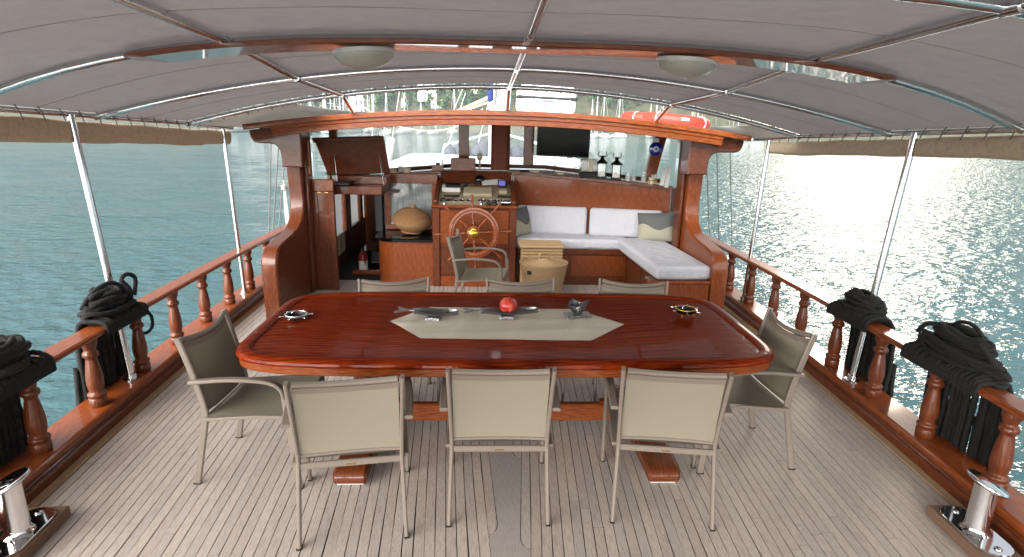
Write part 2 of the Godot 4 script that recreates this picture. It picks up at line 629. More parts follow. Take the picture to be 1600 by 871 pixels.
	# outdoors
	var w := mat("sea", Color(0.15, 0.275, 0.295), 0.07)
	w.metallic_specular = 0.5
	w.heightmap_enabled = true
	w.heightmap_texture = noise_tex(91, 0.016, 6, [], 1024)
	w.heightmap_scale = 9.0
	tri(w, Vector3(0.085, 0.085, 0.14), true)
	var soil := mat("hillside", Color(0.30, 0.30, 0.22), 0.95)
	soil.albedo_texture = noise_tex(95, 0.02, 5, [[0.0, Color(0.35, 0.42, 0.3)], [0.5, Color(0.7, 0.72, 0.6)], [1.0, Color(1, 0.95, 0.85)]], 512)
	tri(soil, Vector3(0.02, 0.02, 0.02), true)
	var leaf := mat("pine_leaf", Color(1, 1, 1), 0.9)
	leaf.vertex_color_use_as_albedo = true
	mat("bark", Color(0.25, 0.19, 0.14), 0.9)
	mat("house_white", Color(0.72, 0.72, 0.70), 0.8)
	mat("house_cream", Color(0.72, 0.68, 0.60), 0.8)
	mat("roof_red", Color(0.55, 0.36, 0.30), 0.85)
	mat("window_dark", Color(0.16, 0.20, 0.24), 0.15)
	mat("hull_paint", Color(0.72, 0.73, 0.72), 0.35)

# ---------------------------------------------------------------- camera, sky, sun
func _ready() -> void:
	rng.seed = 20240611
	var cam := Camera3D.new()
	cam.name = "camera"
	add_child(cam)
	var yaw := 0.048
	var pitch := 0.2535
	var roll := -0.022
	var f := Vector3(sin(yaw) * cos(pitch), -sin(pitch), -cos(yaw) * cos(pitch))
	var r := Vector3(cos(yaw), 0, sin(yaw))
	var u := r.cross(f)
	cam.transform = Transform3D(Basis(r * cos(roll) - u * sin(roll), u * cos(roll) + r * sin(roll), -f), Vector3(-0.14, 2.0, 0.0))
	cam.fov = rad_to_deg(2.0 * atan(435.5 / 925.0))
	cam.near = 0.05
	cam.far = 4000.0
	cam.current = true
	var env := Environment.new()
	env.background_mode = Environment.BG_SKY
	env.sky = make_sky()
	env.background_energy_multiplier = 1.0
	env.tonemap_mode = Environment.TONE_MAPPER_LINEAR
	env.tonemap_exposure = 0.83
	env.sdfgi_enabled = true
	env.ssao_enabled = true
	env.ssil_enabled = true
	env.fog_enabled = true
	env.fog_density = 0.0003
	env.fog_light_color = Color(0.78, 0.84, 0.90)
	var we := WorldEnvironment.new()
	we.name = "environment"
	we.environment = env
	add_child(we)
	var sun := DirectionalLight3D.new()
	sun.name = "sun"
	sun.light_energy = 0.4
	sun.light_angular_distance = 14.0
	sun.light_color = Color(1.0, 0.94, 0.86)
	sun.shadow_enabled = true
	sun.basis = Basis.looking_at(-SUN.normalized())
	add_child(sun)

	make_materials()
	make_water()
	make_shore()
	make_deck()
	make_hull()
	make_rails()
	make_awning()
	make_wheelhouse()
	make_interior()
	make_console()
	make_counter_things()
	make_table()
	make_chairs()
	make_ropes()
	make_bitts()
	make_foreship()

const SUN := Vector3(0.54, 0.29, -0.82)   # towards the veiled sun: off the starboard bow

func make_sky() -> Sky:
	var w := 512
	var h := 256
	var im := Image.create(w, h, false, Image.FORMAT_RGBAF)
	var cl := FastNoiseLite.new()
	cl.seed = 5
	cl.frequency = 0.9
	cl.fractal_octaves = 5
	var s := SUN.normalized()
	for y in h:
		var el := PI * (0.5 - (y + 0.5) / h)
		for x in w:
			var az := TAU * (x + 0.5) / w - PI          # panorama: centre column looks along -z
			var d := Vector3(sin(az) * cos(el), sin(el), -cos(az) * cos(el))
			# overcast: the zenith about three times as bright as the horizon
			var up := maxf(d.y, 0.0)
			var c := Vector3(0.80, 0.98, 1.08).lerp(Vector3(1.0, 1.0, 1.02), sqrt(up)) * (1.30 * (1.0 + 2.0 * up) / 3.0)
			var q := maxf(d.y, 0.0) + 0.16
			var n := cl.get_noise_3d(d.x / q, d.z / q, 3.0) * 0.5 + 0.5
			c *= lerpf(0.86, 1.16, smoothstep(0.30, 0.74, n))
			var k := acos(clampf(d.dot(s), -1.0, 1.0))
			var glow := 12.0 * exp(-pow(k / 0.30, 2.0)) + 23.0 * exp(-pow(k / 0.80, 2.0))
			c += Vector3(1.0, 0.965, 0.90) * glow * (0.75 + 0.5 * n)
			if d.y < 0.0:
				c = c.lerp(Vector3(0.12, 0.22, 0.24), smoothstep(0.0, 0.08, -d.y))
			im.set_pixel(x, y, Color(c.x, c.y, c.z, 1.0))
	var pm := PanoramaSkyMaterial.new()
	pm.panorama = ImageTexture.create_from_image(im)
	pm.filter = true
	var sk := Sky.new()
	sk.sky_material = pm
	return sk

# ---------------------------------------------------------------- water and shore
const SEA := -1.30

func make_water() -> void:
	var n1 := FastNoiseLite.new()
	n1.seed = 7; n1.frequency = 0.16; n1.fractal_octaves = 2
	var n2 := FastNoiseLite.new()
	n2.seed = 9; n2.frequency = 0.55; n2.fractal_octaves = 2
	var half := [0.0]
	var step := 0.10
	while half[-1] < 1800.0:
		half.append(half[-1] + step)
		step *= 1.019
	var xs := []
	for k in range(half.size() - 1, 0, -1):
		xs.append(-half[k])
	xs.append_array(half)
	var v := PackedVector3Array()
	var nr := PackedVector3Array()
	var ix := PackedInt32Array()
	var w := xs.size()
	var gap := func(a: float) -> float: return 0.10 + absf(a) * 0.019
	for zz in w:
		for xx in w:
			var x: float = xs[xx]
			var z: float = xs[zz] - 4.0
			var g: float = maxf(gap.call(x), gap.call(z + 4.0))
			var a1 := clampf(2.0 / g - 1.0, 0.0, 1.0) * 0.055
			var a2 := clampf(0.5 / g - 0.7, 0.0, 1.0) * 0.022
			var y := SEA
			if a1 > 0.0:
				y += a1 * n1.get_noise_2d(x * 0.8, z * 1.5)
			if a2 > 0.0:
				y += a2 * n2.get_noise_2d(x * 0.8 + 30.0, z * 1.5)
			v.append(Vector3(x, y, z))
	for zz in w:
		for xx in w:
			var k := zz * w + xx
			var dx := v[zz * w + mini(xx + 1, w - 1)] - v[zz * w + maxi(xx - 1, 0)]
			var dz := v[mini(zz + 1, w - 1) * w + xx] - v[maxi(zz - 1, 0) * w + xx]
			nr.append(dz.cross(dx).normalized())
			if zz < w - 1 and xx < w - 1:
				ix.append_array([k, k + 1, k + w + 1, k, k + w + 1, k + w])
	var arr := []
	arr.resize(Mesh.ARRAY_MAX)
	arr[Mesh.ARRAY_VERTEX] = v
	arr[Mesh.ARRAY_NORMAL] = nr
	arr[Mesh.ARRAY_INDEX] = ix
	var m := ArrayMesh.new()
	m.add_surface_from_arrays(Mesh.PRIMITIVE_TRIANGLES, arr)
	structure(put("water", m, M.sea, self))

var hn := FastNoiseLite.new()
func hill_y(x: float, z: float) -> float:
	var shore := -255.0 + 14.0 * hn.get_noise_2d(x * 0.6, 3.0) + x * 0.10 + 0.0004 * x * x
	var d := shore - z
	if d < 0.0:
		return SEA - 1.5 + d * 0.02
	var flat_ := smoothstep(-5.0, -70.0, x) * 60.0
	var e := maxf(0.0, d - flat_)
	return SEA + 0.8 + minf(d, flat_) * 0.05 + 64.0 * (1.0 - exp(-e / 105.0)) + (5.0 * hn.get_noise_2d(x, z) + 6.0 * hn.get_noise_2d(x * 0.3, z * 0.3)) * smoothstep(0.0, 60.0, e)

func make_shore() -> void:
	hn.seed = 14
	hn.frequency = 0.02
	var g := Geo.new()
	g.grid(func(a, b):
		var x: float = lerpf(-520.0, 520.0, a)
		var z: float = lerpf(-215.0, -640.0, b)
		return Vector3(x, hill_y(x, z), z), 90, 50, true)
	var o := part("hill", g, M.hillside, self)
	structure(o)
	# wood on the slope: one mass, many leafy crowns
	var t := Geo.new()
	for k in 46:
		var hgt := rng.randf()
		var rad := (1.0 - hgt * 0.75) * 2.3 * (0.75 + 0.5 * rng.randf())
		var an := rng.randf() * TAU
		var c := Vector3(cos(an) * rad * 0.75, 1.6 + hgt * 6.0, sin(an) * rad * 0.75)
		var shade := rng.randf_range(0.75, 1.2)
		t.tint = Color(0.044 * shade, 0.085 * shade, 0.036 * shade)
		for q in 3:
			var a := Vector3(rng.randf_range(-1, 1), rng.randf_range(-0.6, 0.6), rng.randf_range(-1, 1)).normalized() * 0.95
			var b := a.cross(Vector3(rng.randf_range(-1, 1), rng.randf_range(-1, 1), rng.randf_range(-1, 1)).normalized()).normalized() * 0.8
			var m := a.cross(b).normalized()
			if m.dot(c - Vector3(0, 3.5, 0)) < 0.0:
				m = -m
			t.t3(c + a, c + b, c - a * 0.8 - b * 0.3, m, m, m)
	t.tint = Color(0.06, 0.045, 0.03)
	t.tube([Vector3(0, -1.5, 0), Vector3(0.1, 4.0, 0)], 0.25, 5)
	var mm := MultiMesh.new()
	mm.transform_format = MultiMesh.TRANSFORM_3D
	mm.use_colors = true
	mm.mesh = t.mesh()
	var xfs := []
	while xfs.size() < 7000:
		var x := rng.randf_range(-330.0, 330.0)
		var z := rng.randf_range(-262.0, -470.0)
		var y := hill_y(x, z)
		if y < SEA + (6.5 if x < 5.0 else 2.2) + rng.randf() * 2.5:
			continue
		var s := rng.randf_range(0.6, 1.15)
		xfs.append(Transform3D(Basis(Vector3.UP, rng.randf() * TAU).scaled(Vector3(s, s * rng.randf_range(0.8, 1.25), s)), Vector3(x, y, z)))
	mm.instance_count = xfs.size()
	for k in xfs.size():
		mm.set_instance_transform(k, xfs[k])
		var b := rng.randf_range(0.7, 1.35)
		mm.set_instance_color(k, Color(b * rng.randf_range(0.85, 1.25), b, b * rng.randf_range(0.75, 1.1)))
	var fo := MultiMeshInstance3D.new()
	fo.name = "hillside_forest"
	fo.multimesh = mm
	fo.material_override = M.pine_leaf
	add_child(fo)
	fo.set_meta("kind", "stuff")
	fo.set_meta("label", "dark green wood covering the far hillside")
	fo.set_meta("category", "forest")
	# hotels and houses on the far shore
	block("apartment_building", Vector3(-27.0, 0, -300.0), Vector3(11.5, 16.0, 9.0), 7, 8, M.house_white, true, "tallest white hotel block on the far shore with pinkish roof storey")
	block("apartment_building", Vector3(-14.0, 0, -298.0), Vector3(11.0, 13.0, 8.0), 6, 8, M.house_white, false, "lower wide white hotel block on the far shore beside the tallest one")
	block("apartment_building", Vector3(-2.0, 0, -305.0), Vector3(9.0, 14.0, 8.0), 6, 6, M.house_cream, true, "cream hotel block on the far shore beside the mast")
	block("apartment_building", Vector3(-62.0, 0, -300.0), Vector3(7.0, 12.0, 7.0), 3, 3, M.house_white, false, "small white flat roofed block among red roofs on the far shore")
	for k in 44:
		var x := rng.randf_range(-118.0, -36.0)
		var z := rng.randf_range(-278.0, -318.0)
		house(Vector3(x, hill_y(x, z) - 0.5, z), Vector3(rng.randf_range(3, 5.5), rng.randf_range(2.4, 4.2), rng.randf_range(3, 5)), rng.randf_range(-0.4, 0.4))
	for k in 7:
		var x := rng.randf_range(-34.0, 4.0)
		var z := rng.randf_range(-284.0, -292.0)
		house(Vector3(x, hill_y(x, z) - 0.5, z), Vector3(rng.randf_range(3, 5), rng.randf_range(2.4, 4), 4), rng.randf_range(-0.3, 0.3))
	# moored yachts: only their masts reach above the roof
	var y0 := yacht()
	var spots := []
	for k in 30:
		spots.append(Vector3(rng.randf_range(-70.0, -36.0), SEA, rng.randf_range(-165.0, -205.0)))
	for p in [Vector3(-25.5, SEA, -190), Vector3(-20.5, SEA, -192), Vector3(-16.0, SEA, -190), Vector3(-30.0, SEA, -186), Vector3(-10.5, SEA, -196), Vector3(33.0, SEA, -190), Vector3(35.0, SEA, -194), Vector3(37.0, SEA, -191), Vector3(45.0, SEA, -205), Vector3(58.0, SEA, -215), Vector3(60.5, SEA, -216), Vector3(62.5, SEA, -214), Vector3(70.0, SEA, -205), Vector3(73.0, SEA, -208), Vector3(80.0, SEA, -190), Vector3(90.0, SEA, -200)]:
		spots.append(p)
	for k in spots.size():
		var o2: Node3D = y0 if k == 0 else copy(y0, spots[k], 0.0)
		o2.position = spots[k]
		var s := rng.randf_range(0.75, 1.15) if k < 30 else rng.randf_range(0.62, 0.95)
		o2.rotation.y = rng.randf_range(-0.4, 0.4)
		o2.scale = Vector3(s, s, s)

func block(called: String, at: Vector3, s: Vector3, floors: int, bays: int, m: Material, pink: bool, label: String) -> void:
	at.y = hill_y(at.x, at.z) - 1.0
	var t := thing(called, label, "building", at, 0.0, "buildings on the far shore")
	var g := Geo.new()
	g.box(Vector3(0, s.y / 2, 0), s)
	g.box(Vector3(s.x * 0.08, s.y + 0.9, -0.5), Vector3(s.x * 0.6, 1.8, s.z * 0.6))
	part("wall", g, m, t)
	g = Geo.new()
	g.box(Vector3(0, s.y + 0.06, 0.6), Vector3(s.x + 0.5, 0.3, s.z * 0.2))
	g.box(Vector3(s.x * 0.08, s.y + 2.0, -0.5), Vector3(s.x * 0.66, 0.35, s.z * 0.66))
	part("roof", g, M.roof_red if pink else m, t)
	var win := Geo.new()
	win.box(Vector3.ZERO, Vector3(s.x / bays * 0.52, s.y / floors * 0.5, 0.12))
	var wm := win.mesh()
	var rail := Geo.new()
	rail.box(Vector3.ZERO, Vector3(s.x / bays * 0.8, 0.9, 0.5))
	var rm := rail.mesh()
	for fl in floors:
		for b in bays:
			var p := Vector3(-s.x / 2 + s.x * (b + 0.5) / bays, s.y * (fl + 0.55) / floors, s.z / 2 + 0.03)
			put("window", wm, M.window_dark, t).position = p
			if (b + fl) % 2 == 0:
				put("balcony", rm, m, t).position = p + Vector3(0, -s.y / floors * 0.34, 0.3)

func house(at: Vector3, s: Vector3, turn: float) -> void:
	var t := thing("small_house", "small pale house with red tiled roof on the far shore", "house", at, turn, "red roofed houses on the far shore")
	var g := Geo.new()
	g.box(Vector3(0, s.y / 2, 0), s)
	part("wall", g, M.house_white if rng.randf() < 0.6 else M.house_cream, t)
	g = Geo.new()
	g.prism(pv([-s.x * 0.56, s.y, s.x * 0.56, s.y, 0, s.y + s.x * 0.28]), -s.z * 0.54, s.z * 0.54)
	part("roof", g, M.roof_red, t)
	for k in 2:
		g = Geo.new()
		g.box(Vector3((k - 0.5) * s.x * 0.5, s.y * 0.55, s.z / 2 + 0.03), Vector3(s.x * 0.2, s.y * 0.35, 0.1))
		part("window", g, M.window_dark, t)

func yacht() -> Node3D:
	var t := thing("moored_yacht", "white sailing yacht moored along the far shore, its bare mast above the roof", "yacht", Vector3.ZERO, 0.0, "moored yachts along the far shore")
	var g := Geo.new()
	g.grid(func(a, b):
		var z: float = lerpf(-5.0, 5.0, a)
		var wd: float = 1.7 * pow(maxf(0.0, 1.0 - pow(absf(z) / 5.3, 3.0)), 0.7)
		var th: float = lerpf(-PI / 2, PI / 2, b)
		return Vector3(sin(th) * wd, 1.1 - cos(th) * 1.5 * (0.4 + 0.6 * wd / 1.7), z), 14, 10)
	part("hull", g, M.hull_paint, t)
	g = Geo.new()
	g.rbox(Vector3(0, 1.3, 0.3), Vector3(1.9, 0.7, 4.2), 0.3, 2)
	part("cabin", g, M.hull_paint, t)
	g = Geo.new()
	g.tube([Vector3(0, 0.9, -0.8), Vector3(0, 17.5, -0.7)], 0.13, 6)
	part("mast", g, M.hull_paint, t)
	g = Geo.new()
	g.tube([Vector3(-0.8, 7.5, -0.8), Vector3(0.8, 7.5, -0.8)], 0.05, 4)
	g.tube([Vector3(-0.6, 12.5, -0.8), Vector3(0.6, 12.5, -0.8)], 0.05, 4)
	part("spreader", g, M.hull_paint, t)
	g = Geo.new()
	g.tube([Vector3(0, 1.0, -4.8), Vector3(0, 16.8, -0.75)], 0.05, 4)
	g.tube([Vector3(0, 1.0, 4.8), Vector3(0, 17.2, -0.75)], 0.03, 4)
	part("stay", g, M.hull_paint, t)
	g = Geo.new()
	g.tube([Vector3(0, 2.4, -0.8), Vector3(0, 2.5, 3.6)], 0.16, 6)
	part("boom", g, M.sail_blue, t)
	return t

# ---------------------------------------------------------------- deck, hull, rails
func xe(d: float) -> float:
	return 2.53 + 0.065 * (d - 2.9) - 0.007 * (d - 2.9) * (d - 2.9)

func strip(x0: Callable, x1: Callable, d0: float, d1: float, m: int, y0: float, y1: float) -> Geo:
	var g := Geo.new()
	var up := Vector3.UP
	for k in m:
		var a := lerpf(d0, d1, float(k) / m)
		var b := lerpf(d0, d1, float(k + 1) / m)
		var A := Vector3(x0.call(a), y1, -a)
		var B := Vector3(x1.call(a), y1, -a)
		var C := Vector3(x1.call(b), y1, -b)
		var D := Vector3(x0.call(b), y1, -b)
		var dn := Vector3(0, y0 - y1, 0)
		var o := (A + C) * 0.5 + dn * 0.5
		g.t3(A, B, C, up, up, up)
		g.t3(A, C, D, up, up, up)
		g.quad_out(A, D, D + dn, A + dn, o)
		g.quad_out(B, C, C + dn, B + dn, o)
		if k == 0:
			g.quad_out(A, B, B + dn, A + dn, o)
		if k == m - 1:
			g.quad_out(C, D, D + dn, C + dn, o)
	return g

func make_deck() -> void:
	var root := Node3D.new()
	root.name = "deck"
	add_child(root)
	structure(root)
	var under := strip(func(d): return -xe(d) - 0.06, func(d): return xe(d) + 0.06, -2.6, 14.0, 24, -0.20, -0.0045)
	part("caulking", under, M.caulk, root)
	var w := 0.0535
	var gapw := 0.0044
	var king := 0.055
	var first := 1.55
	var last := 7.55
	var king_l := []
	var king_r := []
	for sd in [-1.0, 1.0]:
		var steps := []
		for k in range(1, 50):
			# plank k lies between seams k - 1 (outboard) and k (inboard)
			var outb := func(d: float) -> float: return sd * (xe(d) - 0.045 - (k - 1) * w - gapw * 0.5)
			var inb := func(d: float) -> float: return sd * (xe(d) - 0.045 - k * w + gapw * 0.5)
			# aft end: where the inboard seam meets the king plank
			var d0 := first
			var d1 := last
			var hits := false
			var sw: float = 0.055 if sd < 0 else 0.047
			if absf(xe(first) - 0.045 - k * w) < 3.0 and xe(first) - 0.045 - k * w < sw:
				while d0 < last and xe(d0) - 0.045 - k * w < sw:
					d0 += 0.01
				hits = true
			if d0 >= last - 0.2:
				steps.append([k, d0])
				break
			if hits:
				steps.append([k, d0])
			var d := d0
			var len_first := rng.randf_range(0.7, 2.6)
			var pieces := []
			while d < d1 - 0.05:
				var e := minf(d1, d + (len_first if d == d0 else rng.randf_range(2.4, 3.4)))
				if d1 - e < 0.7:
					e = d1
				pieces.append([d, e])
				d = e
			for q in pieces.size():
				var a: float = pieces[q][0] + (0.0 if q == 0 else gapw * 0.5)
				var b: float = pieces[q][1] - (0.0 if q == pieces.size() - 1 else gapw * 0.5)
				var g: Geo
				if hits and q == 0:
					g = nib(outb, inb, a, b, sd)
				else:
					g = strip(outb, inb, a, b, maxi(1, int((b - a) / 0.8)), -0.006, 0.0)
				part("plank", g, M["teak_%d" % rng.randi_range(0, 5)], root)
		# king plank boundary on this side, from aft to fore: it steps outboard at each plank end
		var kb := []
		steps.sort_custom(func(p, q): return p[1] < q[1])
		var kk: int = steps[0][0]
		kb.append([first, xe(first) - 0.045 - (kk - 1) * w - gapw * 0.5])
		for st in steps:
			var d0: float = st[1]
			kb.append([minf(d0, last) - gapw, xe(d0) - 0.045 - (st[0] - 1) * w - gapw * 0.5])
			if d0 < last - 0.2:
				kb.append([d0 - gapw, (xe(d0 + 0.09) - 0.045 - st[0] * w) - gapw * 0.5 + 0.028])
				for q in range(1, 4):
					kb.append([d0 + 0.03 * q - gapw, (xe(d0 + 0.03 * q) - 0.045 - st[0] * w) - gapw * 0.5 + 0.028 * pow(1.0 - q / 3.0, 2.0)])
		if kb[-1][0] < last:
			kb.append([last, kb[-1][1]])
		if sd < 0:
			king_l = kb
		else:
			king_r = kb
	var poly := PackedVector2Array()
	for p in king_l:
		poly.append(Vector2(-p[1], -p[0]))
	for k in range(king_r.size() - 1, -1, -1):
		poly.append(Vector2(king_r[k][1], -king_r[k][0]))
	var g := Geo.new()
	g.xf = Transform3D(Basis(Vector3.RIGHT, Vector3(0, 0, 1), Vector3(0, -1, 0)), Vector3.ZERO)
	var tr := Geometry2D.triangulate_polygon(poly)
	for t in range(0, tr.size(), 3):
		g.t3(Vector3(poly[tr[t]].x, poly[tr[t]].y, 0), Vector3(poly[tr[t + 1]].x, poly[tr[t + 1]].y, 0), Vector3(poly[tr[t + 2]].x, poly[tr[t + 2]].y, 0), Vector3(0, 0, -1), Vector3(0, 0, -1), Vector3(0, 0, -1))
	if g.v.size():
		part("king_plank", g, M.king_teak, root)
	# planking behind the camera and beside the wheelhouse, out of the picture
	part("aft_planking", strip(func(d): return -xe(d) + 0.04, func(d): return xe(d) - 0.04, -2.6, first - 0.003, 6, -0.006, 0.0), M.teak_0, root)
	for sd in [-1.0, 1.0]:
		part("side_planking", strip(func(d): return sd * (xe(d) - 0.04), func(d): return sd * 2.3, last + 0.003, 14.0, 6, -0.006, 0.0), M.teak_2, root)
		# pale margin strip against the bulwark
		part("margin_strip", strip(func(d): return sd * (xe(d) + 0.012), func(d): return sd * (xe(d) - 0.040), -2.6, 14.0, 22, -0.006, 0.006), M.trim_teak, root)

func nib(outb: Callable, inb: Callable, a: float, b: float, sd: float) -> Geo:
	# plank with a rounded inboard corner at its aft end
	var g := Geo.new()
	var up := Vector3.UP
	var rows := []
	for q in 4:
		rows.append([a + 0.03 * q, 0.028 * pow(1.0 - q / 3.0, 2.0)])
	var m := maxi(1, int((b - a) / 0.8))
	for q in m:
		rows.append([lerpf(a + 0.09, b, float(q + 1) / m), 0.0])
	for k in rows.size() - 1:
		var A := Vector3(outb.call(rows[k][0]), 0, -rows[k][0])
		var B := Vector3(inb.call(rows[k][0]) + sd * rows[k][1], 0, -rows[k][0])
		var C := Vector3(inb.call(rows[k + 1][0]) + sd * rows[k + 1][1], 0, -rows[k + 1][0])
		var D := Vector3(outb.call(rows[k + 1][0]), 0, -rows[k + 1][0])
		var dn := Vector3(0, -0.006, 0)
		g.t3(A, B, C, up, up, up)
		g.t3(A, C, D, up, up, up)
		var o := (A + C) * 0.5 + dn * 0.5
		g.quad_out(A, D, D + dn, A + dn, o)
		g.quad_out(B, C, C + dn, B + dn, o)
		if k == 0:
			g.quad_out(A, B, B + dn, A + dn, o)
	return g

func make_hull() -> void:
	var t := thing("hull", "white painted hull of the wooden boat below the varnished deck edge", "hull")
	for sd in [-1.0, 1.0]:
		var g := Geo.new()
		g.grid(func(a, b):
			var d: float = lerpf(-3.0, 16.0, a)
			var wd: float = xe(d) + 0.20 if d < 9.0 else (xe(9.0) + 0.2) * sqrt(maxf(0.0, 1.0 - pow((d - 9.0) / 7.0, 2.0)))
			return Vector3(sd * wd * lerpf(1.0, 0.93, b * b), lerpf(0.10, SEA - 0.9, b), -d), 30, 6, sd > 0)
		part("side_planking", g, M.paint_white, t)
	var g2 := Geo.new()
	g2.box(Vector3(0, -0.9, 2.95), Vector3(4.3, 1.9, 0.08))
	part("transom", g2, M.mahogany_x, t)

func edge_path(sd: float, off: float, y: float, d0: float, d1: float, m := 24) -> Array:
	var p := []
	for k in m + 1:
		var d := lerpf(d0, d1, float(k) / m)
		p.append(Vector3(sd * (xe(d) + off), y, -d))
	return p

func rail_y(d: float) -> float:
	return 0.655 - 0.006 * (d - 3.3)

func make_rails() -> void:
	# turned baluster, 0.46 m from sill to rail
	var prof := []
	for p in [[0.0, 0.0], [0.050, 0.0], [0.054, 0.006], [0.055, 0.05], [0.052, 0.056], [0.048, 0.060], [0.050, 0.066], [0.056, 0.075], [0.057, 0.084], [0.053, 0.092], [0.043, 0.098], [0.041, 0.106], [0.046, 0.125], [0.0505, 0.155], [0.051, 0.18], [0.048, 0.22], [0.043, 0.26], [0.037, 0.30], [0.033, 0.325], [0.032, 0.335], [0.038, 0.341], [0.0465, 0.352], [0.048, 0.362], [0.0455, 0.374], [0.037, 0.383], [0.034, 0.39], [0.035, 0.40], [0.041, 0.418], [0.046, 0.432], [0.048, 0.442], [0.048, 0.475], [0.0, 0.475]]:
		prof.append(Vector2(p[0], p[1]))
	var bg := Geo.new()
	bg.lathe(prof, 18)
	var bm := bg.mesh()
	for sd in [-1.0, 1.0]:
		var where := "port" if sd < 0 else "starboard"
		var t := thing("bulwark_railing", "varnished baluster railing on the side of the raised locker lid" if sd < 0 else "varnished baluster railing on the side of the white corner sofa", "railing", Vector3.ZERO, 0.0, "railings along the deck edges")
		var g := Geo.new()
		# inner board with a bead, then the sill with rounded nosing; profile x runs outboard
		var pr := pv([0.0, -0.02, 0.20, -0.02, 0.20, 0.10, 0.026, 0.10, 0.026, 0.074, 0.020, 0.068, 0.012, 0.066, 0.004, 0.060, 0.0, 0.052])
		if sd < 0:
			for k in pr.size():
				pr[k].x = -pr[k].x
		g.sweep(pr, edge_path(sd, 0.012, 0.0, -2.6, 13.0, 28), Vector3.UP)
		part("inner_board", g, M.mahogany_z, t)
		g = Geo.new()
		pr = pv([0.012, 0.10, 0.235, 0.10, 0.245, 0.108, 0.245, 0.132, 0.235, 0.140, 0.030, 0.140, 0.018, 0.136, 0.010, 0.128, 0.006, 0.118, 0.007, 0.107])
		if sd < 0:
			for k in pr.size():
				pr[k].x = -pr[k].x
		g.sweep(pr, edge_path(sd, 0.012, 0.0005, -2.6, 13.0, 28), Vector3.UP)
		part("sill", g, M.amber_z, t)
		g = Geo.new()
		var path := edge_path(sd, 0.118, 0.0, -2.6, 13.0, 40)
		for k in path.size():
			path[k].y = rail_y(-path[k].z) - 0.02
		g.sweep(pv([-0.062, -0.019, 0.062, -0.019, 0.073, -0.012, 0.076, 0.0, 0.073, 0.012, 0.060, 0.020, -0.060, 0.020, -0.073, 0.012, -0.076, 0.0, -0.073, -0.012]), path, Vector3.UP)
		part("cap_rail", g, M.amber_z, t)
		var start := 3.14 if sd < 0 else 2.71
		for k in range(-4, 14):
			var d: float = start + 0.575 * k
			if d < -2.4:
				continue
			var b := put("baluster", bm, M.mahogany_y, t)
			b.position = Vector3(sd * (xe(d) + 0.118), 0.1405, -d)
			b.scale.y = (rail_y(d) - 0.04 - 0.1405) / 0.475
			b.rotation.y = rng.randf() * TAU

# ---------------------------------------------------------------- awning
func edge_y(d: float) -> float:
	return 2.05 - 0.036 * (d - 3.5)

func arch(x: float, d: float) -> float:
	var e := edge_y(d)
	var top := 2.450 - 0.036 * (d - 3.3)
	var p := lerpf(3.2, 2.0, clampf((d - 3.3) / 1.1, 0.0, 1.0))   # the aft bows are flatter
	return e + (top - e) * (1.0 - pow(minf(1.0, absf(x) / 2.87), p))

func bow_path(d: float, x0: float, x1: float, drop: float, m := 30) -> Array:
	var p := []
	for k in m + 1:
		var x := lerpf(x0, x1, float(k) / m)
		p.append(Vector3(x, arch(x, d) - drop, -d))
	return p

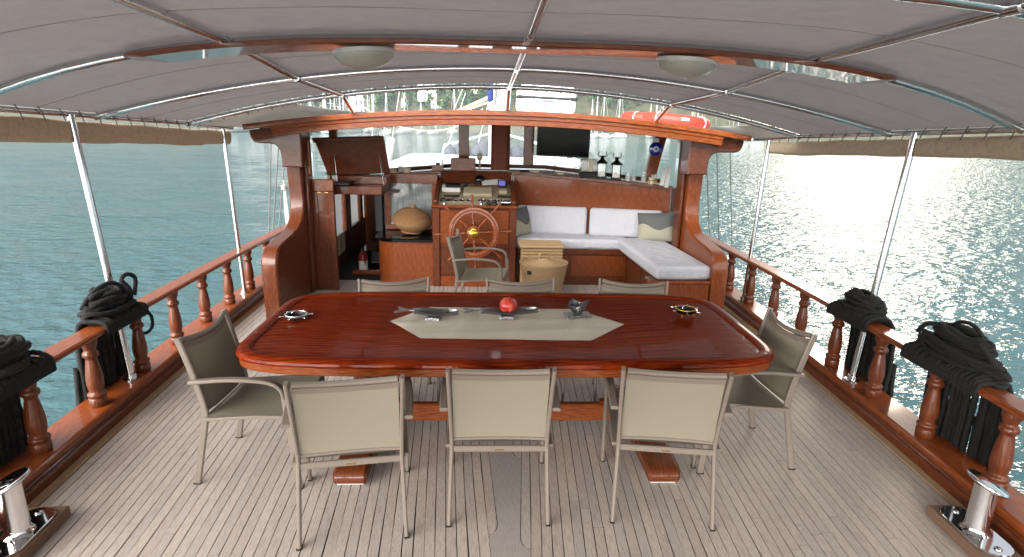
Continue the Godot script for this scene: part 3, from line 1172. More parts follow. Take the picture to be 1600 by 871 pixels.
func make_awning() -> void:
	var fr := thing("tube_framework", "polished steel tube frame of bows, long tubes and poles under the awning", "frame")
	var ds := [-3.4, -2.0, -0.6, 0.75, 2.05, 3.3, 4.4, 5.7]
	for d in ds:
		var g := Geo.new()
		g.tube(bow_path(d, -2.87, 2.87, 0.026), 0.0225, 12)
		part("bow", g, M.steel, fr)
	for x in [-1.45, 0.07, 1.58]:
		for k in ds.size() - 1:
			var g := Geo.new()
			var a: float = ds[k] + 0.02
			var b: float = ds[k + 1] - 0.02
			g.tube([Vector3(x, arch(x, a) - 0.030, -a), Vector3(x, arch(x, b) - 0.030, -b)], 0.0215, 12)
			part("long_tube", g, M.steel, fr)
			# clamp where tube and bow meet
			g = Geo.new()
			g.tube([Vector3(x, arch(x, b) - 0.030, -b - 0.022), Vector3(x, arch(x, b) - 0.030, -b + 0.05)], 0.027, 12)
			part("clamp", g, M.steel, fr)
	for sd in [-1.0, 1.0]:
		var g := Geo.new()
		g.tube([Vector3(sd * 2.87, edge_y(-3.4) - 0.02, 3.4), Vector3(sd * 2.87, edge_y(3.5) - 0.02, -3.5), Vector3(sd * 2.86, edge_y(5.7) - 0.02, -5.7), Vector3(sd * 2.84, 1.905, -6.62)], 0.019, 10)
		part("side_tube", g, M.steel, fr)
		for q in [[1.75, 2.0], [4.13, 0.0], [6.42 if sd < 0 else 6.3, 0.0]]:
			var d: float = q[0]
			g = Geo.new()
			var bx: float = sd * (xe(d) + 0.118)
			g.tube([Vector3(bx, 0.142, -d), Vector3(sd * 2.855, edge_y(d) - 0.02, -d)], 0.0245 if d < 6.0 else 0.021, 14)
			var pole := part("pole", g, M.steel, fr)
			g = Geo.new()
			g.xf = Transform3D(Basis.IDENTITY, Vector3(bx, 0.1405, -d))
			g.lathe([Vector2(0, 0), Vector2(0.055, 0), Vector2(0.055, 0.008), Vector2(0.036, 0.012), Vector2(0.033, 0.045), Vector2(0.026, 0.047)], 18)
			part("foot_flange", g, M.steel, pole)
	# short posts from the wheelhouse roof up to the front bow
	for q in [[-1.45, -1.56], [0.07, 0.09], [1.58, 1.72]]:
		var g := Geo.new()
		g.tube([Vector3(q[0], arch(q[0], 5.7) - 0.028, -5.71), Vector3(q[1], roof_y(q[1]) - 0.002, -6.66)], 0.020, 10)
		part("roof_post", g, M.steel, fr)
	# canvas in panels, each a little slack between the bows
	var aw := thing("awning", "grey beige canvas awning stretched over the steel bows", "awning")
	for k in ds.size() - 1:
		for h in 2:
			var a: float = lerpf(ds[k], ds[k + 1], h * 0.5)
			var b: float = lerpf(ds[k], ds[k + 1], h * 0.5 + 0.5)
			var base := k
			var fn := func(u: float, v: float) -> Vector3:
				var d: float = lerpf(a, b, u)
				var x: float = lerpf(-2.875, 2.875, v)
				var s: float = (d - ds[base]) / (ds[base + 1] - ds[base])
				var sag: float = 0.014 * sin(PI * s) * (0.6 + 0.4 * cos(x * 1.05)) - 0.0016 * sin(PI * s) * sin(x * 6.3 + d * 2.0)
				return Vector3(x, arch(x, d) - sag + 0.003, -d)
			var g := Geo.new()
			g.grid(fn, 10, 56, false)
			var top := func(u: float, v: float) -> Vector3: return fn.call(u, v) + Vector3(0, 0.002, 0)
			g.grid(top, 4, 40, true)
			part("canvas_panel", g, M.canvas, aw)
			if h == 1:
				g = Geo.new()
				var p := []
				for q in 57:
					p.append(fn.call(0.0, q / 56.0) + Vector3(0, -0.0015, 0))
				g.sweep(pv([-0.006, -0.001, 0.006, -0.001, 0.006, 0.001, -0.006, 0.001]), p, Vector3.UP)
				part("seam", g, M.canvas_seam, aw)
	# lacing cord round the front bow and the side tubes
	var lg := Geo.new()
	for k in 52:
		var x := -2.8 + 5.6 * k / 51.0
		var y := arch(x, 5.7)
		var w := 0.05 * (1.0 if k % 2 == 0 else 0.7)
		lg.tube([Vector3(x, y + 0.004, -5.66), Vector3(x + 0.012, y - 0.015, -5.735), Vector3(x + w, y - 0.055, -5.715), Vector3(x + w + 0.01, y - 0.045, -5.68)], 0.0035, 5)
	var lc := part("front_lacing", lg, M.rope_grey, aw)
	lc.set_meta("kind", "stuff")
	for sd in [-1.0, 1.0]:
		lg = Geo.new()
		for k in 34:
			var d := 0.2 + 6.0 * k / 33.0
			var y := edge_y(d)
			lg.tube([Vector3(sd * 2.845, y + 0.012, -d), Vector3(sd * 2.84, y - 0.022, -d - 0.02), Vector3(sd * 2.85, y - 0.075, -d - 0.055)], 0.0035, 5)
		lc = part("side_lacing", lg, M.rope_grey, aw)
		lc.set_meta("kind", "stuff")
	# rolled side curtains hanging below the edge tubes
	for sd in [-1.0, 1.0]:
		var dn := 0.3 if sd < 0 else 0.5
		var dx := 6.6 if sd < 0 else 6.3
		var hg := 0.155 if sd < 0 else 0.135
		var fn2 := func(u: float, v: float) -> Vector3:
			var d: float = lerpf(dn, dx, u)
			var th: float = TAU * v
			var wob: float = 0.003 * sin(d * 5.0 + th) + 0.0025 * sin(d * 11.0 - 2.0 * th)
			var hh: float = hg * (1.0 - 0.05 * sin(d * 1.7)) * (0.92 if d > 6.0 else 1.0)
			var cx: float = 0.034 + 0.006 * sin(d * 2.3)
			return Vector3(sd * 2.885 + cos(th) * (cx + wob), edge_y(d) - 0.05 - hh * 0.5 + sin(th) * (hh * 0.5 + wob) + 0.008 * sin(d * 0.9), -d)
		var g := Geo.new()
		g.grid(fn2, 70, 14, false)
		for e in [[0.0, 1.0], [1.0, -1.0]]:
			var c := Vector3.ZERO
			for q in 14:
				c += fn2.call(e[0], q / 14.0) / 14.0
			for q in 14:
				var nz := Vector3(0, 0, e[1])
				g.t3(c, fn2.call(e[0], q / 14.0), fn2.call(e[0], (q + 1) / 14.0), nz, nz, nz)
		solo("side_curtain", g, M.khaki, "khaki rolled side curtain above the railing on the raised locker lid side" if sd < 0 else "khaki rolled side curtain above the railing on the white sofa side", "curtain", "rolled side curtains")
	# curved wooden batten under the second bow, with its two glass bowls
	var bt := thing("lamp_batten", "curved varnished batten slung below the awning with rounded ends", "batten")
	var bg := Geo.new()
	bg.sweep(rect_profile(0.30, 0.028, 0.006), bow_path(3.32, -1.84, 1.93, 0.052, 40), Vector3.UP)
	part("board", bg, M.batten_varnish, bt)
	for x in [-1.84, 1.93]:
		bg = Geo.new()
		var tp := []
		for k in 13:
			tp.append(Vector2(cos(PI * k / 12.0 - PI / 2), sin(PI * k / 12.0 - PI / 2)) * 0.15)
		bg.xf = Transform3D(Basis(Vector3(signf(x), 0, 0), Vector3(0, 0, 1), Vector3.UP), Vector3(x - 0.0005 * signf(x), arch(x, 3.32) - 0.052 - 0.014, -3.32))
		bg.xf = bg.xf * Transform3D(Basis(Vector3.UP, signf(x) * 0.0), Vector3.ZERO)
		bg.prism(PackedVector2Array(tp), 0.0, 0.028, 0.006)
		part("end_cap", bg, M.batten_varnish, bt)
	for x in [-0.78, 0.93]:
		var lt := thing("ceiling_lamp", "white glass bowl lamp under the batten toward the raised locker lid" if x < 0 else "white glass bowl lamp under the batten toward the white sofa", "lamp", Vector3(x, arch(x, 3.32) - 0.092, -3.32), 0.0, "bowl lamps on the batten")
		lt.rotation.z = -0.055 if x < 0 else 0.02
		if x > 0:
			lt.rotation.z = -0.075
		else:
			lt.rotation.z = 0.065
		var g := Geo.new()
		g.grid(func(u, v):
			var th: float = TAU * u
			var q: float = v * PI / 2
			return Vector3(cos(th) * 0.155 * sin(q), -0.082 * cos(q) + 0.0, sin(th) * 0.155 * sin(q)), 28, 10)
		part("bowl", g, M.lamp_glass, lt)
		g = Geo.new()
		g.xf = Transform3D(Basis.IDENTITY, Vector3.ZERO)
		g.lathe([Vector2(0, 0.012), Vector2(0.160, 0.012), Vector2(0.163, 0.004), Vector2(0.157, -0.006), Vector2(0.150, -0.006), Vector2(0.150, 0.002), Vector2(0, 0.002)], 28)
		part("rim", g, M.white_plastic, lt)
	# lower side awnings running forward beside the wheelhouse
	for sd in [-1.0, 1.0]:
		var g := Geo.new()
		var fn3 := func(u: float, v: float) -> Vector3:
			var d: float = lerpf(5.75, 8.9, u)
			var x: float = lerpf(2.86, (1.95 - 0.25 * u) if sd < 0 else 2.56, v)
			return Vector3(sd * x, lerpf(1.93, (2.155 if sd < 0 else 2.06) - 0.02 * u, sin(v * PI / 2)) - 0.02 * sin(PI * u), -d)
		g.grid(fn3, 10, 10, sd < 0)
		g.grid(func(u, v): return fn3.call(u, v) + Vector3(0, 0.003, 0), 10, 10, sd > 0)
		solo("side_awning", g, M.canvas_light, "pale canvas awning beside the wheelhouse roof over the locker lid side deck" if sd < 0 else "pale canvas awning beside the wheelhouse roof near the orange lifebuoys", "awning", "lower side awnings")

# ---------------------------------------------------------------- wheelhouse
func roof_y(x: float) -> float:
	return 2.15 - 0.0275 * x * x

func sill_y(x: float) -> float:
	return 1.44 - 0.022 * x * x

# windscreen line in plan: distance forward at x
func front_d(x: float) -> float:
	var a := absf(x - 0.1)
	return 8.62 if a < 0.62 else lerpf(8.62, 7.62, clampf((a - 0.62) / 1.5, 0.0, 1.0))

func yz_prism(g: Geo, poly: Array, x0: float, x1: float, bev := 0.0) -> void:
	# polygon of (d, y): extruded along x
	g.xf = Transform3D(Basis(Vector3(0, 0, -1), Vector3(0, 1, 0), Vector3(1, 0, 0)), Vector3.ZERO)
	g.prism(PackedVector2Array(poly), x0, x1, bev)
	g.xf = Transform3D.IDENTITY

func make_wheelhouse() -> void:
	var t := thing("wheelhouse", "open backed varnished wheelhouse with cambered roof and windscreen ahead of the table", "wheelhouse")
	# roof slab with moulded fascia
	var g := Geo.new()
	g.grid(func(u, v):
		var x: float = lerpf(-2.68, 2.74, v)
		return Vector3(x, roof_y(x) + 0.003, -lerpf(6.62, 9.2, u)), 2, 40, false)
	part("roof", g, M.paint_white, t)
	var rp := []
	for k in 41:
		var x := lerpf(-2.70, 2.77, k / 40.0)
		rp.append(Vector3(x, roof_y(x), -6.6))
	g = Geo.new()
	g.sweep(pv([-0.03, -0.056, 0.060, -0.056, 0.066, -0.048, 0.066, -0.006, 0.060, 0.0, -0.03, 0.0]), rp, Vector3.UP)
	part("roof_moulding", g, M.amber_x, t)
	var lp := []
	for k in 41:
		var x := lerpf(-2.42, 2.47, k / 40.0)
		lp.append(Vector3(x, roof_y(x), -6.6))
	g = Geo.new()
	g.sweep(pv([-0.03, -0.155, 0.030, -0.155, 0.036, -0.150, 0.036, -0.098, 0.046, -0.090, 0.046, -0.0565, -0.03, -0.0565]), lp, Vector3.UP)
	part("fascia", g, M.amber_x, t)
	# ceiling boards
	for k in 14:
		var x0 := -2.55 + 5.1 * k / 14.0
		var x1 := -2.55 + 5.1 * (k + 1) / 14.0 - 0.012
		g = Geo.new()
		var a := Vector3(x0, roof_y(x0) - 0.05, -6.64)
		var b := Vector3(x1, roof_y(x1) - 0.05, -6.64)
		var dz := Vector3(0, 0, -2.5)
		var dy := Vector3(0, 0.012, 0)
		var o := (a + b + dz) / 2.0 + dy * 0.5
		g.quad_out(a, b, b + dz, a + dz, o)
		g.quad_out(a + dy, b + dy, b + dz + dy, a + dz + dy, o)
		g.quad_out(a, a + dy, a + dz + dy, a + dz, o)
		g.quad_out(b, b + dy, b + dz + dy, b + dz, o)
		g.quad_out(a, b, b + dy, a + dy, o)
		part("ceiling_board", g, M.amber_z, t)
	for sd in [-1.0, 1.0]:
		# side of the roof: rounded gutter box and knee bracket above the post
		g = Geo.new()
		var xo := 2.70 if sd < 0 else 2.76
		var poly := []
		for p in [[xo, 1.89], [xo + 0.0, 1.86], [xo - 0.012, 1.81], [xo - 0.04, 1.77], [xo - 0.09, 1.752], [2.50, 1.752], [2.44, 1.742], [2.405, 1.715], [2.385, 1.68], [2.375, 1.61], [2.372, 1.50], [2.15, 1.50], [2.15, 1.93], [2.42, 1.93]]:
			poly.append(Vector2(p[0] * sd, p[1]))
		g.prism(PackedVector2Array(poly), -6.98, -6.70, 0.012)
		part("knee_bracket", g, M.mahogany_x, t)
		g = Geo.new()
		g.box(Vector3(sd * (xo - 0.03), 1.87, -7.95), Vector3(0.06, 0.15, 1.9), 0.008)
		part("roof_side", g, M.mahogany_z, t)
		# curved wing: low arm running aft, sweeping up into the post
		var wing := [Vector2(5.84, 0.004), Vector2(5.82, 0.56)]
		wing.append_array(smooth_poly([Vector2(5.82, 0.56), Vector2(5.84, 0.66), Vector2(5.92, 0.745), Vector2(6.10, 0.785), Vector2(6.40, 0.812), Vector2(6.62, 0.85), Vector2(6.78, 0.95), Vector2(6.835, 1.12), Vector2(6.82, 1.32), Vector2(6.80, 1.495)], 4).slice(1))
		wing.append_array([Vector2(7.08, 1.495), Vector2(7.08, 0.004)])
		g = Geo.new()
		if sd < 0:
			yz_prism(g, wing, -2.365, -2.205, 0.016)
		else:
			yz_prism(g, wing, 2.215, 2.375, 0.016)
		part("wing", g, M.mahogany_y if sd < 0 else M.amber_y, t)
		g = Geo.new()
		g.box(Vector3(sd * 2.185, 1.0, -7.02), Vector3(0.035, 1.96, 0.20), 0.006)
		part("post_lining", g, M.mahogany_y, t)
		g = Geo.new()
		g.box(Vector3(sd * 2.26, 1.74, -7.03), Vector3(0.16, 0.49, 0.12), 0.006)
		part("post_head", g, M.amber_y, t)
		# side wall below the side window, window frame and pane
		g = Geo.new()
		g.box(Vector3(sd * 2.30, 0.62, -7.36), Vector3(0.05, 1.23, 0.54), 0.004)
		part("side_wall", g, M.mahogany_y, t)
		g = Geo.new()
		g.box(Vector3(sd * 2.30, 1.255, -7.36), Vector3(0.09, 0.03, 0.54), 0.004)
		part("side_sill", g, M.amber_z, t)
		g = Geo.new()
		g.box(Vector3(sd * 2.30, 1.58, -7.36), Vector3(0.006, 0.62, 0.53))
		part("side_pane", g, M.glass, t)
	# windscreen: sill board, header, mullions and panes, laid along the bent plan line
	var knots := [-2.02, -1.48, -0.52, 0.72, 1.3, 2.22]
	var xs := []
	for k in 37:
		xs.append(lerpf(-2.02, 2.22, k / 36.0))
	var path := []
	var head := []
	for x in [-2.02, -0.52, 0.72, 2.22]:
		path.append(Vector3(x, sill_y(x), -front_d(x)))
		head.append(Vector3(x, roof_y(x) - 0.085, -front_d(x)))
	g = Geo.new()
	g.sweep(rect_profile(0.07, 0.05, 0.006), path, Vector3.UP)
	part("window_sill", g, M.mahogany_x, t)
	g = Geo.new()
	g.sweep(rect_profile(0.06, 0.06, 0.006), head, Vector3.UP)
	part("window_header", g, M.mahogany_x, t)
	for m in [[-0.45, 0.145], [0.425, 0.0], [0.47, 0.145], [-2.02, 0.10]]:
		if m[1] == 0.0:
			continue
		var x: float = m[0]
		var d := front_d(x) - 0.01
		g = Geo.new()
		var y0 := sill_y(x) + 0.02
		var y1 := roof_y(x) - 0.06
		g.box(Vector3(x, (y0 + y1) / 2, -d), Vector3(m[1], y1 - y0, 0.08), 0.006)
		part("mullion", g, M.amber_y, t)
	g = Geo.new()
	g.xf = Transform3D(Basis(Vector3(0, 0, 1), -0.20), Vector3(2.04, 1.66, -7.68))
	g.box(Vector3.ZERO, Vector3(0.14, 0.68, 0.09), 0.006)
	part("corner_post", g, M.amber_y, t)
	for seg in [[-1.97, -0.52], [-0.40, 0.40], [0.72, 1.96]]:
		g = Geo.new()
		var a := Vector3(seg[0], sill_y(seg[0]) + 0.02, -front_d(seg[0]))
		var b := Vector3(seg[1], sill_y(seg[1]) + 0.02, -front_d(seg[1]))
		var c := Vector3(seg[1], roof_y(seg[1]) - 0.11, -front_d(seg[1]))
		var d2 := Vector3(seg[0], roof_y(seg[0]) - 0.11, -front_d(seg[0]))
		var nz := Vector3(0, 0, 1)
		g.t3(a, b, c, nz, nz, nz)
		g.t3(a, c, d2, nz, nz, nz)
		part("windscreen_pane", g, M.glass, t)
	# dashboard shelf between the cabin furniture and the windscreen
	var shelf := PackedVector2Array()
	for p in [[-1.46, 7.93], [-0.80, 8.02], [0.26, 8.02], [2.24, 7.50], [2.24, 7.60], [0.72, 8.60], [-0.52, 8.60], [-1.96, 7.66], [-1.96, 7.60]]:
		shelf.append(Vector2(p[0], p[1]))
	g = Geo.new()
	var tr := Geometry2D.triangulate_polygon(shelf)
	for q in range(0, tr.size(), 3):
		var pp := []
		for e in 3:
			var s := shelf[tr[q + e]]
			pp.append(Vector3(s.x, sill_y(s.x) - 0.045, -s.y))
		g.t3(pp[0], pp[1], pp[2], Vector3.UP, Vector3.UP, Vector3.UP)
	part("dashboard_shelf", g, M.cream, t)
	g = Geo.new()
	var ep := []
	for p in [[-1.47, 7.92], [-0.80, 8.01], [0.26, 8.01], [2.24, 7.49]]:
		ep.append(Vector3(p[0], sill_y(p[0]) - 0.055, -p[1]))
	g.sweep(rect_profile(0.03, 0.045, 0.006), ep, Vector3.UP)
	part("shelf_edge", g, M.mahogany_x, t)
	# wall under the shelf behind sofa, helm and cabinet
	for seg in [[0.26, 2.24, 8.04, 7.53], [-1.47, 0.26, 8.05, 8.05]]:
		g = Geo.new()
		var a := Vector3(seg[0], 0.0, -seg[2])
		var b := Vector3(seg[1], 0.0, -seg[3])
		var ua := Vector3(seg[0], sill_y(seg[0]) - 0.08, -seg[2])
		var ub := Vector3(seg[1], sill_y(seg[1]) - 0.08, -seg[3])
		var bk := Vector3(0, 0, -0.05)
		var o := (a + ub) / 2 + bk / 2
		g.quad_out(a, b, ub, ua, o)
		g.quad_out(a + bk, b + bk, ub + bk, ua + bk, o)
		part("back_panel", g, M.amber_y, t)
	# column round the mast
	g = Geo.new()
	g.rbox(Vector3(0.06, 1.72, -8.28), Vector3(0.26, 0.72, 0.24), 0.07, 3)
	part("mast_casing", g, M.mast_wood, t)
	# front bulkhead below the windscreen, seen from outside only
	g = Geo.new()
	g.box(Vector3(0.1, 0.65, -8.68), Vector3(1.3, 1.45, 0.05))
	part("front_bulkhead", g, M.paint_white, t)
	# small dome lights on the ceiling
	for x in [-1.62, 1.42]:
		var l := thing("ceiling_light", "small cream dome light on the wheelhouse ceiling above the open locker" if x < 0 else "small cream dome light on the wheelhouse ceiling above the sofa", "lamp", Vector3(x, roof_y(x) - 0.052, -7.0), 0.0, "dome lights on the wheelhouse ceiling")
		g = Geo.new()
		g.lathe([Vector2(0, -0.05), Vector2(0.05, -0.045), Vector2(0.085, -0.03), Vector2(0.10, -0.010)], 18)
		part("dome", g, M.cream, l)
		g = Geo.new()
		g.lathe([Vector2(0.10, -0.012), Vector2(0.112, -0.010), Vector2(0.112, 0.0), Vector2(0.0, 0.0)], 18)
		part("rim", g, M.brass, l)

# ---------------------------------------------------------------- furniture inside the wheelhouse
func panel(g: Geo, x0: float, x1: float, y0: float, y1: float, z: float, th: float, bev := 0.004) -> void:
	g.box(Vector3((x0 + x1) / 2, (y0 + y1) / 2, z - th / 2), Vector3(x1 - x0, y1 - y0, th), bev)

func make_interior() -> void:
	var g: Geo
	# corner sofa base
	var s := thing("sofa_base", "varnished corner sofa bench with recessed panels beneath the white cushions", "sofa")
	g = Geo.new()
	panel(g, 0.27, 1.74, 0.03, 0.455, -7.44, 0.03)
	part("front_board", g, M.mahogany_y, s)
	for x in [[0.30, 0.93], [0.98, 1.70]]:
		g = Geo.new()
		panel(g, x[0], x[1], 0.11, 0.385, -7.437, 0.012, 0.005)
		part("panel", g, M.amber_y, s)
	g = Geo.new()
	panel(g, 0.27, 1.71, 0.40, 0.47, -7.42, 0.03, 0.008)
	part("rail_board", g, M.mahogany_x, s)
	g = Geo.new()
	panel(g, 0.27, 1.73, 0.0, 0.09, -7.415, 0.03)
	part("plinth", g, M.mahogany_x, s)
	g = Geo.new()
	g.box(Vector3(1.725, 0.235, -6.66), Vector3(0.03, 0.47, 1.54), 0.004)
	part("side_board", g, M.mahogany_y, s)
	for z in [-7.02, -6.30]:
		g = Geo.new()
		g.box(Vector3(1.706, 0.24, z), Vector3(0.012, 0.28, 0.62), 0.005)
		part("panel", g, M.mahogany_y, s)
	g = Geo.new()
	panel(g, 1.56, 2.205, 0.004, 0.435, -5.865, 0.03, 0.004)
	part("end_board", g, M.amber_y, s)
	g = Geo.new()
	g.box(Vector3(1.88, 0.452, -5.90), Vector3(0.66, 0.03, 0.12), 0.008)
	part("end_cap", g, M.amber_x, s)
	g = Geo.new()
	g.lathe([Vector2(0, 0.0), Vector2(0.10, 0.0), Vector2(0.10, 0.47), Vector2(0.0, 0.47)], 16)
	for k in g.v.size():
		g.v[k] += Vector3(1.64, 0.002, -5.96)
	part("corner_post", g, M.mahogany_y, s)
	g = Geo.new()
	g.box(Vector3(1.25, 0.455, -7.74), Vector3(1.9, 0.025, 0.52), 0.003)
	g.box(Vector3(1.965, 0.455, -6.70), Vector3(0.45, 0.025, 1.5), 0.003)
	part("seat_board", g, M.mahogany_x, s)
	# cushions
	g = Geo.new()
	g.rbox(Vector3(0.99, 0.537, -7.705), Vector3(1.47, 0.135, 0.60), 0.045, 6, 0.012)
	solo("seat_cushion", g, M.cushion_white, "white seat cushion of the sofa's long side behind the wicker baskets", "cushion", "white sofa seat cushions")
	g = Geo.new()
	var wob := Transform3D(Basis(Vector3.UP, 0.02), Vector3.ZERO)
	g.xf = Transform3D(Basis(Vector3.UP, 0.045), Vector3(1.90, 0.542, -6.72))
	g.rbox(Vector3.ZERO, Vector3(0.60, 0.145, 1.66), 0.045, 8, 0.014)
	solo("seat_cushion", g, M.cushion_white, "white seat cushion of the sofa's short side reaching toward the table", "cushion", "white sofa seat cushions")
	for q in [[0.28, 1.215, 8.0, 7.86], [1.235, 2.17, 7.855, 7.64]]:
		var x: float = (q[0] + q[1]) / 2
		var d: float = (q[2] + q[3]) / 2 - 0.10
		g = Geo.new()
		g.xf = Transform3D(Basis(Vector3.UP, -atan2(q[2] - q[3], q[1] - q[0])) * Basis(Vector3.RIGHT, -0.06), Vector3(x, 0.785, -d))
		g.rbox(Vector3.ZERO, Vector3(q[1] - q[0], 0.37, 0.12), 0.04, 5, 0.015)
		solo("back_cushion", g, M.cushion_white, "white back cushion next to the steering console" if x < 1.0 else "white back cushion in the sofa corner behind the grey and beige pillow", "cushion", "white sofa back cushions")
	pillow(Vector3(2.03, 0.785, -7.36), -0.42, -0.30, 0.10, "grey and beige scatter pillow leaning in the sofa corner")
	pillow(Vector3(0.31, 0.785, -7.62), 0.95, -0.22, 0.0, "grey and beige scatter pillow tucked behind the steering console")
	# cabinet with curtained glass door
	var c := thing("curtain_cabinet", "varnished wall cabinet with grey curtain behind its glass door", "cabinet")
	g = Geo.new()
	g.box(Vector3(-1.12, 0.995, -7.965), Vector3(0.68, 0.73, 0.10), 0.004)
	part("carcass", g, M.amber_y, c)
	for q in [[-1.12, 1.295, 0.70, 0.13], [-1.12, 0.655, 0.70, 0.07]]:
		g = Geo.new()
		g.box(Vector3(q[0], q[1], -7.895), Vector3(q[2], q[3], 0.04), 0.006)
		part("rail", g, M.amber_x, c)
	for x in [-1.43, -0.81]:
		g = Geo.new()
		g.box(Vector3(x, 0.96, -7.895), Vector3(0.075, 0.542, 0.04), 0.006)
		part("stile", g, M.amber_y, c)
	g = Geo.new()
	g.grid(func(u, v):
		var x: float = lerpf(-1.40, -0.84, u)
		return Vector3(x, lerpf(0.69, 1.235, v), -7.905 + 0.007 * sin(x * 70.0 + 1.5 * sin(v * 2.0)) + 0.004 * sin(x * 151.0)), 90, 6)
	part("curtain", g, M.curtain, c)
	g = Geo.new()
	g.box(Vector3(-1.12, 0.96, -7.887), Vector3(0.55, 0.545, 0.004))
	part("glass_pane", g, M.glass, c)
	# side cabinet with black top
	var b := thing("side_cabinet", "varnished cabinet with curved front and glossy black worktop under the coiled basket", "cabinet")
	g = Geo.new()
	var outl := [Vector2(-0.79, 7.30), Vector2(-1.25, 7.30)]
	for k in 7:
		var a := PI / 2 * k / 6.0
		outl.append(Vector2(-1.25 - sin(a) * 0.25, 7.55 - cos(a) * 0.25))
	outl.append_array([Vector2(-1.50, 7.94), Vector2(-0.79, 7.94)])
	g.xf = Transform3D(Basis(Vector3.RIGHT, Vector3(0, 0, -1), Vector3.UP), Vector3.ZERO)
	g.prism(PackedVector2Array(outl), 0.002, 0.565, 0.003)
	part("body", g, M.amber_y, b)
	g = Geo.new()
	var top := []
	for p in outl:
		top.append(Vector2(p.x - (0.035 if p.x < -1.0 else -0.0), p.y - (0.045 if p.y < 7.6 else -0.0)))
	g.xf = Transform3D(Basis(Vector3.RIGHT, Vector3(0, 0, -1), Vector3.UP), Vector3.ZERO)
	g.prism(PackedVector2Array(top), 0.567, 0.612, 0.010)
	part("worktop", g, M.black_gloss, b)
	# coiled lidded basket on the black top
	g = Geo.new()
	var prof := [Vector2(0.0, 0.0), Vector2(0.13, 0.0), Vector2(0.135, 0.02)]
	for k in 19:
		var q := k / 18.0
		var y := 0.02 + q * 0.30
		var rr: float = lerpf(0.14, 0.255, sin(minf(1.0, q / 0.42) * PI / 2)) if q < 0.42 else maxf(0.03, 0.255 * sqrt(maxf(0.0, 1.0 - pow((q - 0.42) / 0.58, 1.7))))
		prof.append(Vector2(rr - 0.004, y))
		prof.append(Vector2(rr + 0.006, y + 0.0085))
	prof.append_array([Vector2(0.03, 0.335), Vector2(0.036, 0.348), Vector2(0.028, 0.362), Vector2(0.0, 0.366)])
	g.xf = Transform3D(Basis(Vector3(0, 0, 1), -0.10), Vector3(-1.09, 0.632, -7.60))
	g.lathe(prof, 36)
	solo("coiled_basket", g, M.wicker_dark, "round coiled straw basket with lid tilted on the black worktop", "basket")
	# wicker chest and round laundry basket before the sofa
	var ch := thing("wicker_chest", "low rectangular wicker chest standing behind the round basket", "chest")
	g = Geo.new()
	for k in 14:
		g.rbox(Vector3(0.56, 0.022 + 0.040 * k, -7.16), Vector3(0.50, 0.040, 0.36), 0.017, 1)
	part("body", g, M.wicker, ch)
	g = Geo.new()
	for k in 11:
		g.rbox(Vector3(0.55, 0.585, -7.335 + 0.035 * k), Vector3(0.54, 0.034, 0.034), 0.014, 1)
	part("lid", g, M.wicker, ch)
	var rb := thing("laundry_basket", "round woven basket with loose lid and dark handle hole", "basket", Vector3(0.55, 0.002, -6.72), 0.3)
	g = Geo.new()
	prof = [Vector2(0, 0), Vector2(0.19, 0)]
	for k in 24:
		var y := 0.004 + 0.018 * k
		var r: float = lerpf(0.20, 0.272, k / 23.0)
		prof.append(Vector2(r - 0.004, y))
		prof.append(Vector2(r + 0.004, y + 0.009))
	prof.append_array([Vector2(0.285, 0.445), Vector2(0.285, 0.462), Vector2(0.262, 0.462), Vector2(0.255, 0.43), Vector2(0.20, 0.40)])
	g.lathe(prof, 48)
	part("body", g, M.wicker, rb)
	g = Geo.new()
	prof = [Vector2(0.0, 0.435), Vector2(0.25, 0.43)]
	for k in 9:
		prof.append(Vector2(0.252 - 0.026 * k, 0.452 + 0.006 * k))
		prof.append(Vector2(0.240 - 0.026 * k, 0.462 + 0.006 * k))
	prof.append(Vector2(0, 0.51))
	g.lathe(prof, 40)
	var wl := part("lid", g, M.wicker, rb)
	g = Geo.new()
	g.tube(smooth_path([Vector3(-0.06, 0.495, 0.0), Vector3(-0.045, 0.555, 0.0), Vector3(0.045, 0.555, 0.0), Vector3(0.06, 0.495, 0.0)], 5), 0.014, 8)
	part("lid_handle", g, M.wicker, wl)
	g = Geo.new()
	g.xf = Transform3D(Basis(Vector3.UP, 0.75), Vector3.ZERO) * Transform3D(Basis.IDENTITY, Vector3(0, 0.375, 0.272))
	g.xf = Transform3D(Basis(Vector3.UP, -1.05), Vector3.ZERO) * Transform3D(Basis.IDENTITY, Vector3(0, 0.375, 0.262))
	g.box(Vector3.ZERO, Vector3(0.06, 0.045, 0.02), 0.004)
	part("handle_hole", g, M.black_matt, rb)

	# port side: bulkhead panel, companionway with blinds, steps, locker with raised lid
	var bp := thing("bulkhead_panel", "tall varnished bulkhead panel with two brass hinges beside the companionway", "panel")
	g = Geo.new()
	panel(g, -2.165, -1.92, 0.002, 1.20, -7.06, 0.05, 0.006)
	part("board", g, M.mahogany_y, bp)
	g = Geo.new()
	panel(g, -2.165, -1.92, 1.203, 1.34, -7.055, 0.06, 0.006)
	part("cap_board", g, M.amber_y, bp)
	g = Geo.new()
	panel(g, -2.165, -2.11, 0.002, 1.20, -7.045, 0.012, 0.003)
	panel(g, -1.975, -1.92, 0.002, 1.20, -7.045, 0.012, 0.003)
	part("stile", g, M.mahogany_y, bp)
	for x in [-2.085, -2.0]:
		g = Geo.new()
		panel(g, x - 0.022, x + 0.022, 1.185, 1.197, -7.043, 0.012, 0.002)
		part("hinge", g, M.brass, bp)
	var cw := thing("companionway", "dark sunken companionway with side blinds, steps and low threshold", "stairway")
	g = Geo.new()
	g.box(Vector3(-1.69, 0.03, -7.86), Vector3(0.46, 0.055, 0.06), 0.006)
	part("threshold", g, M.amber_x, cw)
	g = Geo.new()
	g.box(Vector3(-1.68, -0.52, -9.0), Vector3(1.0, 0.04, 2.4))
